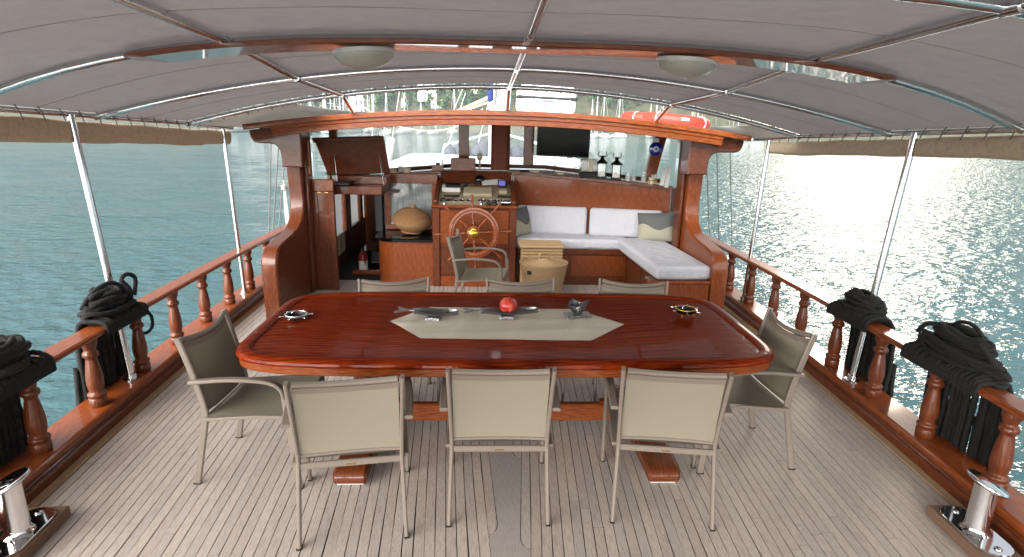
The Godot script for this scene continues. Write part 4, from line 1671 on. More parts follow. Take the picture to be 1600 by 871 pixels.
	part("lower_floor", g, M.teak_2, cw)
	g = Geo.new()
	g.box(Vector3(-1.62, 0.26, -8.55), Vector3(0.5, 0.03, 0.9), 0.006)
	g.box(Vector3(-1.62, 0.0, -8.12), Vector3(0.5, 0.5, 0.03), 0.006)
	part("bench", g, M.black_gloss, cw)
	g = Geo.new()
	g.box(Vector3(-1.32, 0.35, -9.0), Vector3(0.04, 1.5, 1.9), 0.004)
	part("inner_wall", g, M.mahogany_y, cw)
	g = Geo.new()
	g.box(Vector3(-1.75, 0.11, -10.15), Vector3(0.9, 2.0, 0.04), 0.004)
	part("end_wall", g, M.mahogany_y, cw)
	g = Geo.new()
	g.box(Vector3(-2.20, 0.18, -8.6), Vector3(0.05, 0.52, 3.0), 0.004)
	part("side_wall", g, M.mahogany_z, cw)
	g = Geo.new()
	g.box(Vector3(-1.75, 1.13, -8.95), Vector3(0.95, 0.03, 2.4), 0.004)
	part("deckhead", g, M.mahogany_z, cw)
	g = Geo.new()
	g.box(Vector3(-2.19, 1.075, -8.6), Vector3(0.05, 0.08, 3.0), 0.004)
	part("blind_pelmet", g, M.amber_z, cw)
	for q in [[7.30, 7.72], [7.82, 8.62], [9.02, 9.70], [9.85, 10.1]]:
		g = Geo.new()
		g.box(Vector3(-2.215, 0.74, -(q[0] + q[1]) / 2), Vector3(0.006, 0.62, q[1] - q[0]))
		part("blind", g, M.blind, cw)
	for d in [7.77, 8.82, 9.78]:
		g = Geo.new()
		g.box(Vector3(-2.19, 0.745, -d), Vector3(0.07, 0.60, 0.10 if d < 8 else 0.30 if d < 9 else 0.12), 0.006)
		part("window_post", g, M.mahogany_y, cw)
	# bamboo slats under the first blind
	for k in 10:
		g = Geo.new()
		g.box(Vector3(-2.165, 0.315, -7.86 - 0.075 * k), Vector3(0.012, 0.24, 0.055), 0.004)
		part("bamboo_slat", g, M.cream if k % 3 else M.trim_teak, cw)
	var fx := thing("fire_extinguisher", "red fire extinguisher with pale label at the companionway", "extinguisher", Vector3(-1.80, 0.004, -7.97))
	fx.scale = Vector3(0.8, 0.62, 0.8)
	g = Geo.new()
	g.lathe([Vector2(0, 0), Vector2(0.07, 0), Vector2(0.075, 0.01), Vector2(0.075, 0.36), Vector2(0.06, 0.42), Vector2(0.025, 0.45), Vector2(0.022, 0.48), Vector2(0, 0.48)], 18)
	part("cylinder", g, M.red_paint, fx)
	g = Geo.new()
	g.lathe([Vector2(0.0765, 0.05), Vector2(0.0765, 0.27)], 18)
	part("label", g, M.white_plastic, fx)
	g = Geo.new()
	g.box(Vector3(0, 0.50, 0.02), Vector3(0.03, 0.04, 0.12), 0.006)
	g.tube(smooth_path([Vector3(0, 0.49, 0.07), Vector3(0.03, 0.46, 0.13), Vector3(0.05, 0.3, 0.11), Vector3(0.05, 0.2, 0.09)], 5), 0.010, 6)
	part("valve", g, M.black_matt, fx)
	var lk := thing("deck_locker", "dark varnished locker with its heavy lid propped open on two struts", "locker")
	g = Geo.new()
	g.box(Vector3(-1.76, 1.20, -7.52), Vector3(0.74, 0.105, 0.55), 0.008)
	part("box", g, M.mahogany_x, lk)
	g = Geo.new()
	g.box(Vector3(-1.97, 1.285, -7.28), Vector3(0.44, 0.025, 0.34), 0.006)
	part("top", g, M.black_matt, lk)
	g = Geo.new()
	g.box(Vector3(-1.72, 1.30, -7.62), Vector3(0.72, 0.10, 0.30), 0.008)
	part("coaming", g, M.mahogany_x, lk)
	g = Geo.new()
	g.xf = Transform3D(Basis(Vector3.UP, 0.10) * Basis(Vector3.RIGHT, 0.22) * Basis(Vector3(0, 0, 1), 0.04), Vector3(-1.75, 1.615, -7.55))
	g.prism(pv([-0.36, -0.26, 0.40, -0.24, 0.36, 0.21, -0.47, 0.20]), -0.025, 0.02, 0.006)
	var ld := part("lid", g, M.mahogany_x, lk)
	g = Geo.new()
	g.xf = Transform3D(Basis(Vector3.UP, 0.10) * Basis(Vector3.RIGHT, 0.22) * Basis(Vector3(0, 0, 1), 0.04), Vector3(-1.75, 1.615, -7.55))
	g.prism(pv([-0.47, 0.165, 0.36, 0.17, 0.355, 0.225, -0.485, 0.22]), 0.021, 0.07, 0.008)
	g.prism(pv([-0.36, -0.255, 0.40, -0.235, 0.395, -0.195, -0.365, -0.215]), 0.021, 0.045, 0.006)
	part("lid_lip", g, M.mahogany_x, ld)
	for q in [[-1.99, 1.60, -2.0 + 0.07], [-1.45, 1.62, -1.37]]:
		g = Geo.new()
		g.tube([Vector3(q[0], q[1], -7.49), Vector3(q[2], 1.262, -7.32)], 0.008, 8)
		part("strut", g, M.steel, lk)
	# framed barometer strip on the port post
	g = Geo.new()
	g.rbox(Vector3(-2.15, 1.60, -6.955), Vector3(0.05, 0.42, 0.05), 0.024, 2)
	solo("post_pad", g, M.amber_y, "rounded varnished pad on the post beside the open locker", "pad")
	# two small potted plants on the port counter
	for k in 2:
		var pt := thing("potted_plant", "tiny green plant in a white pot on the dark counter behind the post", "plant", Vector3(-2.06 + 0.075 * k, 1.2985, -7.36 - 0.03 * k), 0.0, "tiny potted plants")
		g = Geo.new()
		g.lathe([Vector2(0, 0), Vector2(0.022, 0), Vector2(0.03, 0.06), Vector2(0.026, 0.06), Vector2(0.0, 0.05)], 12)
		part("pot", g, M.white_plastic, pt)
		g = Geo.new()
		g.tint = Color(0.03, 0.08, 0.03)
		for q in 40:
			var a := rng.randf() * TAU
			var e := rng.randf_range(0.2, 1.4)
			var c0 := Vector3(cos(a) * cos(e) * 0.03, 0.065 + sin(e) * 0.03, sin(a) * cos(e) * 0.03)
			var tg := Vector3(-sin(a), 0, cos(a)) * 0.010
			var ud := Vector3(cos(a) * 0.4, 0.7, sin(a) * 0.4) * 0.018
			g.t3(c0 - tg, c0 + tg, c0 + ud, Vector3(cos(a), 0.6, sin(a)).normalized(), Vector3(cos(a), 0.6, sin(a)).normalized(), Vector3(cos(a), 0.6, sin(a)).normalized())
		part("leaves", g, M.pine_leaf, pt)
	# dark speaker box beside the cabinet
	g = Geo.new()
	g.box(Vector3(-1.535, 0.85, -7.88), Vector3(0.10, 0.50, 0.16), 0.008)
	solo("speaker_box", g, M.navy, "tall dark navy box between blinds and the curtain cabinet", "box")

func pillow(at: Vector3, turn: float, lean: float, tilt: float, label: String) -> void:
	var p := thing("scatter_pillow", label, "pillow", at, turn, "scatter pillows")
	p.rotation = Vector3(lean, turn, tilt)
	var shape := func(u: float, v: float, sg: float) -> Vector3:
		var x := lerpf(-1.0, 1.0, u)
		var y := lerpf(-1.0, 1.0, v)
		var pinch := 1.0 - 0.07 * (1.0 - x * x) if false else 1.0
		var px := 0.235 * x * (1.0 - 0.06 * (1.0 - y * y))
		var py := 0.19 * y * (1.0 - 0.06 * (1.0 - x * x)) * pinch
		return Vector3(px, py, sg * 0.075 * pow(maxf(0.0, (1.0 - x * x) * (1.0 - y * y)), 0.45))
	var split := func(u: float) -> float: return 0.52 + 0.10 * sin(u * 7.0 + 0.6) - 0.10 * u
	for half in 2:
		var g := Geo.new()
		for sg in [-1.0, 1.0]:
			g.grid(func(u, v):
				var s: float = split.call(u)
				var vv: float = lerpf(0.0, s, v) if half == 0 else lerpf(s, 1.0, v)
				return shape.call(u, vv, sg), 14, 7, sg < 0.0)
		part("beige_cover" if half == 0 else "grey_flap", g, M.pillow_beige if half == 0 else M.pillow_grey, p)
	var g2 := Geo.new()
	g2.box(Vector3(0.06, 0.0, 0.077), Vector3(0.008, 0.09, 0.004), 0.001)
	part("toggle", g2, M.pillow_grey, p)

# ---------------------------------------------------------------- steering console
func make_console() -> void:
	var t := thing("steering_console", "varnished steering console with sloping beige instrument panel", "console")
	var g := Geo.new()
	var body := [Vector2(7.30, 0.002), Vector2(7.30, 1.01), Vector2(8.0, 1.235), Vector2(8.0, 0.002)]
	yz_prism(g, body, -0.765, 0.225, 0.0)
	part("body", g, M.mahogany_y, t)
	for q in [[-0.79, -0.70, 0.002, 1.0], [0.16, 0.25, 0.002, 1.0]]:
		g = Geo.new()
		panel(g, q[0], q[1], q[2], q[3], -7.268, 0.035, 0.008)
		part("corner_stile", g, M.mahogany_y, t)
	g = Geo.new()
	panel(g, -0.695, 0.155, 0.55, 0.97, -7.286, 0.016, 0.005)
	part("door_panel", g, M.amber_x, t)
	g = Geo.new()
	panel(g, -0.695, 0.155, 0.16, 0.50, -7.286, 0.016, 0.005)
	part("door_panel", g, M.mahogany_y, t)
	g = Geo.new()
	panel(g, -0.695, 0.155, 0.0, 0.13, -7.280, 0.022, 0.005)
	part("kick_board", g, M.amber_x, t)
	g = Geo.new()
	panel(g, -0.80, 0.26, 1.0, 1.035, -7.262, 0.06, 0.010)
	part("nosing", g, M.amber_x, t)
	# sloping panel and its frame
	var sl := Transform3D(Basis(Vector3.RIGHT, Vector3(0, 0.952, 0.306), Vector3(0, -0.306, 0.952)), Vector3(-0.27, 1.013, -7.33))
	# local y: normal to the panel, local -z: up the slope
	var on := func(x: float, up: float, h := 0.0) -> Vector3: return sl * Vector3(x, h + 0.012, -up)
	g = Geo.new()
	g.xf = sl
	g.box(Vector3(0, 0.006, -0.345), Vector3(0.92, 0.012, 0.66), 0.002)
	part("instrument_panel", g, M.beige_panel, t)
	for x in [-0.485, 0.485]:
		g = Geo.new()
		g.xf = sl
		g.prism(pv([0, -0.02]) if false else pv([-0.022, -0.03, 0.022, -0.03, 0.022, 0.07, -0.022, 0.07]), 0.0, -0.70, 0.006)
		for k in g.v.size():
			g.v[k] += Vector3(x, 0, 0)
		part("side_cheek", g, M.mahogany_z, t)
	g = Geo.new()
	g.xf = sl
	g.box(Vector3(0, 0.085, -0.70), Vector3(0.93, 0.17, 0.02), 0.004)
	part("back_board", g, M.mahogany_x, t)
	# dials along the lower edge
	var dial := Geo.new()
	dial.lathe([Vector2(0, 0.006), Vector2(0.028, 0.006), Vector2(0.029, 0.016), Vector2(0.036, 0.014), Vector2(0.037, 0.0)], 20)
	var face := Geo.new()
	face.lathe([Vector2(0, 0.0075), Vector2(0.0275, 0.0075)], 20)
	var dm := dial.mesh()
	var fm := face.mesh()
	for x in [-0.33, -0.25, -0.165, -0.075, 0.085, 0.185, 0.265, 0.335]:
		var d := put("gauge", dm, M.chrome, t)
		d.transform = sl * Transform3D(Basis.IDENTITY.scaled(Vector3.ONE * (1.35 if x > 0.05 and x < 0.1 else 1.0)), Vector3(x, 0.012, -0.135))
		put("gauge_face", fm, M.black_gloss, d)
	for x in [-0.38, 0.08]:
		g = Geo.new()
		g.xf = Transform3D(Basis.IDENTITY, on.call(x, 0.035))
		g.lathe([Vector2(0, 0), Vector2(0.022, 0.0), Vector2(0.018, 0.02), Vector2(0.010, 0.025), Vector2(0.010, 0.05), Vector2(0.016, 0.06), Vector2(0.0, 0.072)], 14)
		part("lever", g, M.chrome, t)
	for x in [0.16, 0.22, 0.25]:
		g = Geo.new()
		g.xf = Transform3D(Basis.IDENTITY, on.call(x, 0.035))
		g.lathe([Vector2(0, 0), Vector2(0.03, 0.0), Vector2(0.03, 0.015), Vector2(0.020, 0.035), Vector2(0, 0.04)], 14)
		part("knob", g, M.black_matt, t)
	for x in [-0.30, 0.38]:
		g = Geo.new()
		g.xf = sl
		g.box(Vector3(x, 0.024, -0.26), Vector3(0.19, 0.02, 0.035), 0.004)
		part("switch_strip", g, M.black_matt, t)
	# radio
	var rd := thing("marine_radio", "black and white marine radio with handset on the console", "radio")
	g = Geo.new(); g.xf = sl
	g.box(Vector3(-0.31, 0.042, -0.44), Vector3(0.24, 0.055, 0.12), 0.008)
	part("case", g, M.white_plastic, rd)
	g = Geo.new(); g.xf = sl
	g.box(Vector3(-0.29, 0.085, -0.455), Vector3(0.19, 0.028, 0.10), 0.008)
	part("cover", g, M.navy, rd)
	g = Geo.new(); g.xf = sl
	g.rbox(Vector3(-0.13, 0.06, -0.50), Vector3(0.05, 0.09, 0.05), 0.015, 2)
	part("handset", g, M.black_matt, rd)
	var cord := []
	for k in 60:
		var q := k / 59.0
		cord.append(on.call(-0.13 - 0.28 * q + 0.006 * cos(k * 1.5), 0.45 - 0.33 * q - 0.10 * sin(q * PI), 0.018 + 0.006 * sin(k * 1.5)))
	g = Geo.new()
	g.tube(cord, 0.004, 5)
	part("cord", g, M.black_matt, rd)
	g = Geo.new()
	g.xf = Transform3D(Basis.IDENTITY, on.call(-0.40, 0.13))
	g.lathe([Vector2(0, 0), Vector2(0.035, 0), Vector2(0.035, 0.02), Vector2(0.02, 0.035), Vector2(0, 0.04)], 14)
	part("knob", g, M.black_matt, rd)
	g = Geo.new(); g.xf = sl
	g.box(Vector3(0.035, 0.036, -0.365), Vector3(0.365, 0.045, 0.22), 0.008)
	solo("plotter_cover", g, M.tan_case, "flat tan instrument cover in the middle of the console panel", "cover")
	var dp := thing("small_display", "small display with violet screen on a pale stand on the console", "display")
	g = Geo.new(); g.xf = sl
	g.box(Vector3(0.36, 0.035, -0.40), Vector3(0.105, 0.045, 0.085), 0.006)
	part("stand", g, M.tan_case, dp)
	g = Geo.new()
	g.xf = Transform3D(Basis(Vector3.RIGHT, -0.35), on.call(0.345, 0.50, 0.085))
	g.box(Vector3.ZERO, Vector3(0.115, 0.10, 0.03), 0.008)
	var hs := part("housing", g, M.black_matt, dp)
	g = Geo.new()
	g.xf = Transform3D(Basis(Vector3.RIGHT, -0.35), on.call(0.345, 0.50, 0.085))
	g.box(Vector3(0, 0.004, 0.0165), Vector3(0.085, 0.065, 0.002))
	part("screen", g, M.violet_screen, hs)
	var cp := thing("compass", "black domed compass on the back of the console", "compass", on.call(0.05, 0.64, 0.001))
	g = Geo.new()
	g.lathe([Vector2(0, 0), Vector2(0.05, 0), Vector2(0.055, 0.02), Vector2(0.035, 0.045), Vector2(0.03, 0.055)], 18)
	part("base", g, M.black_matt, cp)
	g = Geo.new()
	g.lathe([Vector2(0.062, 0.055), Vector2(0.066, 0.075), Vector2(0.05, 0.11), Vector2(0.025, 0.128), Vector2(0, 0.132)], 20)
	part("dome", g, M.black_gloss, cp)
	g = Geo.new()
	g.xf = Transform3D(sl.basis, on.call(0.045, 0.545, 0.001))
	g.prism(pv([-0.075, 0.0, 0.08, 0.0, 0.09, 0.02, 0.03, 0.035, -0.03, 0.030, -0.085, 0.022]), -0.025, 0.025, 0.004)
	solo("wooden_stand", g, M.amber_x, "small carved wooden stand before the compass", "stand")
	g = Geo.new(); g.xf = sl
	for k in 3:
		g.xf = sl * Transform3D(Basis(Vector3.UP, 0.12 + 0.05 * k) * Basis(Vector3.RIGHT, 0.25), Vector3(0.24, 0.055 + 0.005 * k, -0.63))
		g.box(Vector3.ZERO, Vector3(0.32, 0.002, 0.10))
	solo("paper_sheets", g, M.white_plastic, "curled white paper sheets lying beside the compass", "paper")
	var cb := thing("switch_box", "chrome framed switch box at the right corner of the console panel", "switch box")
	g = Geo.new(); g.xf = sl
	g.box(Vector3(0.385, 0.03, -0.06), Vector3(0.12, 0.035, 0.09), 0.006)
	part("case", g, M.black_gloss, cb)
	for q in [[-0.058, 0.0, 0.006, 0.15], [0.058, 0.0, 0.006, 0.15], [0.0, -0.075, 0.122, 0.006], [0.0, 0.075, 0.122, 0.006]]:
		g = Geo.new(); g.xf = sl
		g.box(Vector3(0.385 + q[0], 0.052, -0.10 + q[1]), Vector3(q[2], 0.008, q[3]), 0.002)
		part("frame_bar", g, M.chrome, cb)
	# wheel
	var w := thing("ship_wheel", "wooden ship's wheel with eight turned spokes and brass hub", "steering wheel", Vector3(-0.275, 0.725, -7.10))
	w.rotation = Vector3(-0.10, 0.0, 0.055)
	g = Geo.new()
	var ring := []
	for k in 48:
		ring.append(Vector3(cos(TAU * k / 48) * 0.275, sin(TAU * k / 48) * 0.275, 0))
	g.sweep(pv([-0.030, -0.022, 0.030, -0.022, 0.036, -0.016, 0.036, 0.016, 0.030, 0.022, -0.030, 0.022, -0.036, 0.016, -0.036, -0.016]), ring, Vector3(0, 0, 1), true)
	var rim := part("rim", g, M.amber_x, w)
	g = Geo.new()
	ring = []
	for k in 48:
		ring.append(Vector3(cos(TAU * k / 48) * 0.275, sin(TAU * k / 48) * 0.275, 0.021))
	g.tube(ring, 0.010, 8, true)
	part("rim_bead", g, M.amber_x, rim)
	var sp := Geo.new()
	var pr := []
	for q in [[0.0, 0.05], [0.012, 0.05], [0.012, 0.10], [0.018, 0.115], [0.012, 0.13], [0.011, 0.17], [0.017, 0.185], [0.012, 0.20], [0.012, 0.25], [0.014, 0.305], [0.010, 0.315], [0.013, 0.33], [0.009, 0.345], [0.012, 0.38], [0.017, 0.42], [0.015, 0.455], [0.008, 0.468], [0.0, 0.47]]:
		pr.append(Vector2(q[0], q[1]))
	sp.lathe(pr, 10)
	var sm := sp.mesh()
	for k in 8:
		var o := put("spoke", sm, M.amber_y, w)
		o.rotation.z = TAU * k / 8.0
	g = Geo.new()
	g.xf = Transform3D(Basis(Vector3.RIGHT, PI / 2), Vector3(0, 0, -0.03))
	g.lathe([Vector2(0, 0.0), Vector2(0.085, 0.0), Vector2(0.085, 0.05), Vector2(0.078, 0.056), Vector2(0, 0.056)], 24)
	var hub := part("hub", g, M.amber_x, w)
	g = Geo.new()
	g.xf = Transform3D(Basis(Vector3.RIGHT, PI / 2), Vector3(0, 0, 0.026))
	g.lathe([Vector2(0.062, 0.0), Vector2(0.062, 0.010), Vector2(0.050, 0.020), Vector2(0.030, 0.026), Vector2(0.0, 0.028)], 24)
	part("brass_cap", g, M.brass, hub)
	g = Geo.new()
	g.tube([Vector3(0, 0, -0.03), Vector3(0, 0.02, -0.20)], 0.025, 12)
	part("shaft", g, M.steel, w)

# ---------------------------------------------------------------- things on the dashboard shelf
func sh(x: float, d: float) -> Vector3:
	return Vector3(x, sill_y(x) - 0.0448, -d)

func make_counter_things() -> void:
	var g: Geo
	var tv := thing("television", "black flat television hanging under the wheelhouse roof before the windscreen", "television")
	g = Geo.new()
	g.xf = Transform3D(Basis(Vector3.UP, -0.10) * Basis(Vector3.RIGHT, 0.06) * Basis(Vector3(0, 0, 1), -0.02), Vector3(0.90, 1.80, -8.12))
	g.box(Vector3.ZERO, Vector3(0.71, 0.40, 0.035), 0.006)
	var tc := part("case", g, M.black_matt, tv)
	var keep := g.xf
	g = Geo.new()
	g.xf = keep
	g.box(Vector3(0, 0.008, 0.0185), Vector3(0.69, 0.37, 0.002))
	part("screen", g, M.screen_black, tc)
	g = Geo.new()
	g.tube([Vector3(0.90, 1.85, -8.14), Vector3(0.90, 2.09, -8.16)], 0.02, 8)
	part("bracket", g, M.black_matt, tv)
	g = Geo.new()
	g.tube(smooth_path([Vector3(0.78, 1.62, -8.10), Vector3(0.76, 1.54, -8.06), Vector3(0.80, 1.45, -8.05), Vector3(0.76, 1.39, -8.02)], 5), 0.004, 5)
	g.tube(smooth_path([Vector3(0.90, 1.61, -8.10), Vector3(0.82, 1.55, -8.06), Vector3(0.78, 1.42, -8.03), Vector3(0.70, 1.395, -8.06)], 5), 0.004, 5)
	g.tube(smooth_path([Vector3(1.2, 1.62, -8.08), Vector3(1.16, 1.52, -8.0), Vector3(1.0, 1.44, -8.0), Vector3(0.92, 1.385, -7.98)], 5), 0.003, 5)
	part("cable", g, M.black_matt, tv)
	for q in [[1.38, 7.80, 1.0], [1.56, 7.74, 1.0]]:
		lantern(sh(q[0], q[1]), "black metal lantern with horned top next to the smoked bread bin" if q[0] < 1.5 else "black metal lantern with horned top next to the glass tumblers")
	var tb := thing("bread_bin", "small domed bin with smoked clear hood and black base", "bin", sh(1.20, 7.80))
	g = Geo.new()
	g.box(Vector3(0, 0.035, 0), Vector3(0.22, 0.07, 0.16), 0.012)
	part("base", g, M.black_matt, tb)
	g = Geo.new()
	var hood := [Vector2(-0.105, 0.071), Vector2(0.105, 0.071), Vector2(0.105, 0.18)]
	for k in 7:
		hood.append(Vector2(0.065 + 0.04 * cos(PI / 2 * k / 6), 0.19 + 0.045 * sin(PI / 2 * k / 6)))
	for k in 7:
		hood.append(Vector2(-0.065 - 0.04 * sin(PI / 2 * k / 6), 0.19 + 0.045 * cos(PI / 2 * k / 6)))
	hood.append(Vector2(-0.105, 0.18))
	g.prism(PackedVector2Array(hood), -0.075, 0.075, 0.008)
	part("hood", g, M.smoked_plastic, tb)
	g = Geo.new()
	g.box(Vector3(0.02, 0.15, 0.079), Vector3(0.05, 0.14, 0.006), 0.002)
	part("handle_strip", g, M.cream, tb)
	for q in [[1.70, 7.66, 0.10], [1.78, 7.70, 0.08], [1.90, 7.63, 0.13], [2.02, 7.60, 0.12]]:
		var gl := thing("glass_tumbler", "clear glass tumbler standing on the shelf by the starboard window post", "glass", sh(q[0], q[1]), 0.0, "tumblers on the shelf")
		g = Geo.new()
		g.lathe([Vector2(0, 0), Vector2(0.032, 0), Vector2(0.038, q[2]), Vector2(0.036, q[2]), Vector2(0.030, 0.006), Vector2(0, 0.006)], 16)
		part("wall", g, M.cup_glass, gl)
		g = Geo.new()
		g.lathe([Vector2(0, 0.0065), Vector2(0.029, 0.0065), Vector2(0.031, q[2] * 0.45), Vector2(0, q[2] * 0.45)], 14)
		part("filling", g, M.white_plastic, gl)
	var st := thing("candle_dish", "low round wire dish with pale candle on the shelf", "dish", sh(1.97, 7.53))
	g = Geo.new()
	var ring := []
	for k in 24:
		ring.append(Vector3(cos(TAU * k / 24) * 0.075, 0.05, sin(TAU * k / 24) * 0.05))
	g.tube(ring, 0.004, 5, true)
	for k in 6:
		g.tube([Vector3(cos(TAU * k / 6) * 0.075, 0.05, sin(TAU * k / 6) * 0.05), Vector3(cos(TAU * k / 6) * 0.05, 0.004, sin(TAU * k / 6) * 0.035)], 0.003, 4)
	part("wire", g, M.brass, st)
	g = Geo.new()
	g.lathe([Vector2(0, 0.002), Vector2(0.034, 0.002), Vector2(0.034, 0.085), Vector2(0, 0.08)], 14)
	part("candle", g, M.cream, st)
	for k in 2:
		g = Geo.new()
		g.xf = Transform3D(Basis(Vector3(0, 0, 1), -0.12), sh(2.10 + 0.06 * k, 7.50))
		g.box(Vector3(0, 0.11, 0), Vector3(0.05, 0.22 + 0.04 * k, 0.03), 0.004)
		solo("book_stand", g, M.white_plastic, "pale upright box leaning on the starboard window post, " + ("shorter of two" if k == 0 else "taller of two"), "box", "pale boxes by the window post")
	# evil eye amulet on the starboard window post
	var ev := thing("glass_amulet", "round blue glass eye amulet hanging on the window post", "amulet", Vector3(2.02, 1.745, -7.612))
	ev.rotation.x = PI / 2
	g = Geo.new()
	g.lathe([Vector2(0, -0.012), Vector2(0.075, -0.012), Vector2(0.085, -0.004), Vector2(0.085, 0.004), Vector2(0.070, 0.012), Vector2(0, 0.013)], 28)
	part("disc", g, M.amulet_blue, ev)
	g = Geo.new()
	g.lathe([Vector2(0, 0.0145), Vector2(0.036, 0.0145), Vector2(0.038, 0.012)], 24)
	part("white_ring", g, M.white_plastic, ev)
	g = Geo.new()
	g.lathe([Vector2(0, 0.0165), Vector2(0.022, 0.0165), Vector2(0.023, 0.0144)], 20)
	part("pale_ring", g, M.amulet_pale, ev)
	g = Geo.new()
	g.lathe([Vector2(0, 0.0185), Vector2(0.011, 0.0185), Vector2(0.012, 0.0164)], 16)
	part("pupil", g, M.black_gloss, ev)
	g = Geo.new()
	g.box(Vector3(0, -0.005, -0.11), Vector3(0.07, 0.012, 0.05), 0.003)
	part("tag", g, M.white_plastic, ev)
	# router box, wooden box, small clutter
	var ro := thing("router_box", "little wooden box with two upright white antennas on the shelf", "router", sh(-0.78, 8.10))
	g = Geo.new()
	g.box(Vector3(0, 0.04, 0), Vector3(0.15, 0.08, 0.10), 0.005)
	part("box", g, M.amber_x, ro)
	for x in [-0.065, 0.065]:
		g = Geo.new()
		g.tube([Vector3(x, 0.078, 0), Vector3(x, 0.19, 0)], 0.006, 6)
		part("antenna", g, M.tan_case, ro)
	g = Geo.new()
	g.rbox(Vector3(0, 0.095, 0), Vector3(0.05, 0.03, 0.05), 0.01, 1)
	part("module", g, M.navy, ro)
	g = Geo.new()
	g.xf = Transform3D(Basis.IDENTITY, sh(-0.44, 8.12))
	g.box(Vector3(0, 0.085, 0), Vector3(0.33, 0.17, 0.12), 0.006)
	solo("wooden_box", g, M.amber_x, "plain varnished wooden box on the shelf before the windscreen", "box")
	g = Geo.new()
	g.xf = Transform3D(Basis.IDENTITY, sh(-0.22, 8.22))
	g.lathe([Vector2(0, 0), Vector2(0.03, 0), Vector2(0.012, 0.02), Vector2(0.012, 0.13), Vector2(0.036, 0.15), Vector2(0.040, 0.19), Vector2(0.028, 0.22), Vector2(0, 0.23)], 16)
	solo("antenna_dome", g, M.cream, "cream mushroom shaped antenna standing behind the wooden box", "antenna")
	for q in [[-1.36, 7.96, 0.10, 0.05, "pale tape roll lying on the cabinet top"], [-1.26, 7.99, 0.06, 0.08, "white plastic pot standing on the cabinet top"], [-1.18, 7.97, 0.10, 0.06, "low white dish at the end of the cabinet top"]]:
		g = Geo.new()
		g.xf = Transform3D(Basis.IDENTITY, sh(q[0], q[1]))
		g.lathe([Vector2(0, 0), Vector2(q[2] * 0.5, 0), Vector2(q[2] * 0.55, q[3]), Vector2(q[2] * 0.4, q[3]), Vector2(q[2] * 0.36, 0.012), Vector2(0, 0.012)], 16)
		solo("shelf_pot", g, M.cream if q[2] > 0.08 else M.white_plastic, q[4], "pot", "small pots on the cabinet top")
	g = Geo.new()
	g.tube(smooth_path([sh(-0.25, 8.05) + Vector3(0, 0.01, 0), sh(-0.05, 8.06) + Vector3(0, 0.012, 0), sh(0.12, 8.03) + Vector3(0, 0.012, 0), Vector3(0.20, 1.36, -7.99), Vector3(0.21, 1.29, -7.93)], 6), 0.006, 6)
	g.tube(smooth_path([sh(-0.20, 8.08) + Vector3(0, 0.01, 0), sh(0.0, 8.09) + Vector3(0, 0.01, 0), sh(0.16, 8.04) + Vector3(0, 0.012, 0), Vector3(0.225, 1.37, -7.985), Vector3(0.235, 1.28, -7.92)], 6), 0.006, 6)
	solo("cable_bundle", g, M.white_plastic, "white cables running along the shelf down to the console", "cable")
	for q in [[0.38, 8.10, "flat dark remote lying on the shelf beside the mast casing"], [0.52, 8.06, "flat pale adapter lying on the shelf beside the mullion"], [0.86, 7.96, "round pale puck lying on the shelf under the television"]]:
		g = Geo.new()
		g.xf = Transform3D(Basis(Vector3.UP, 0.2), sh(q[0], q[1]))
		if q[0] > 0.8:
			g.lathe([Vector2(0, 0), Vector2(0.05, 0), Vector2(0.05, 0.02), Vector2(0.035, 0.03), Vector2(0, 0.03)], 16)
		else:
			g.box(Vector3(0, 0.014, 0), Vector3(0.12, 0.026, 0.05), 0.006)
		solo("shelf_gadget", g, M.black_matt if q[0] < 0.4 else M.cream, q[2], "gadget", "gadgets on the shelf")

func lantern(at: Vector3, label: String) -> void:
	var l := thing("lantern", label, "lantern", at, -0.2, "black lanterns on the shelf")
	var g := Geo.new()
	g.box(Vector3(0, 0.012, 0), Vector3(0.13, 0.024, 0.13), 0.004)
	part("base", g, M.black_matt, l)
	for q in [[-1, -1], [1, -1], [1, 1], [-1, 1]]:
		g = Geo.new()
		g.tube([Vector3(0.052 * q[0], 0.02, 0.052 * q[1]), Vector3(0.052 * q[0], 0.19, 0.052 * q[1])], 0.006, 6)
		part("post", g, M.black_matt, l)
	for k in 4:
		g = Geo.new()
		g.xf = Transform3D(Basis(Vector3.UP, PI / 2 * k), Vector3.ZERO)
		g.box(Vector3(0, 0.105, 0.052), Vector3(0.096, 0.16, 0.003))
		part("pane", g, M.glass, l)
	g = Geo.new()
	g.lathe([Vector2(0.082, 0.188), Vector2(0.082, 0.195), Vector2(0.055, 0.215), Vector2(0.026, 0.245), Vector2(0.022, 0.265), Vector2(0.034, 0.275), Vector2(0.02, 0.287), Vector2(0, 0.29)], 4)
	var lc := part("cap", g, M.black_matt, l)
	for sx in [-1.0, 1.0]:
		g = Geo.new()
		g.tube(smooth_path([Vector3(0.01 * sx, 0.28, 0), Vector3(0.04 * sx, 0.282, 0), Vector3(0.055 * sx, 0.305, 0), Vector3(0.045 * sx, 0.33, 0), Vector3(0.055 * sx, 0.34, 0)], 4), 0.006, 6)
		part("horn", g, M.black_matt, lc)
	g = Geo.new()
	g.lathe([Vector2(0, 0.025), Vector2(0.025, 0.025), Vector2(0.025, 0.09), Vector2(0, 0.09)], 12)
	part("candle", g, M.cream, l)

# ---------------------------------------------------------------- table and what stands on it
const TT := 0.78
const TC := Vector3(0.01, 0.0, -3.575)

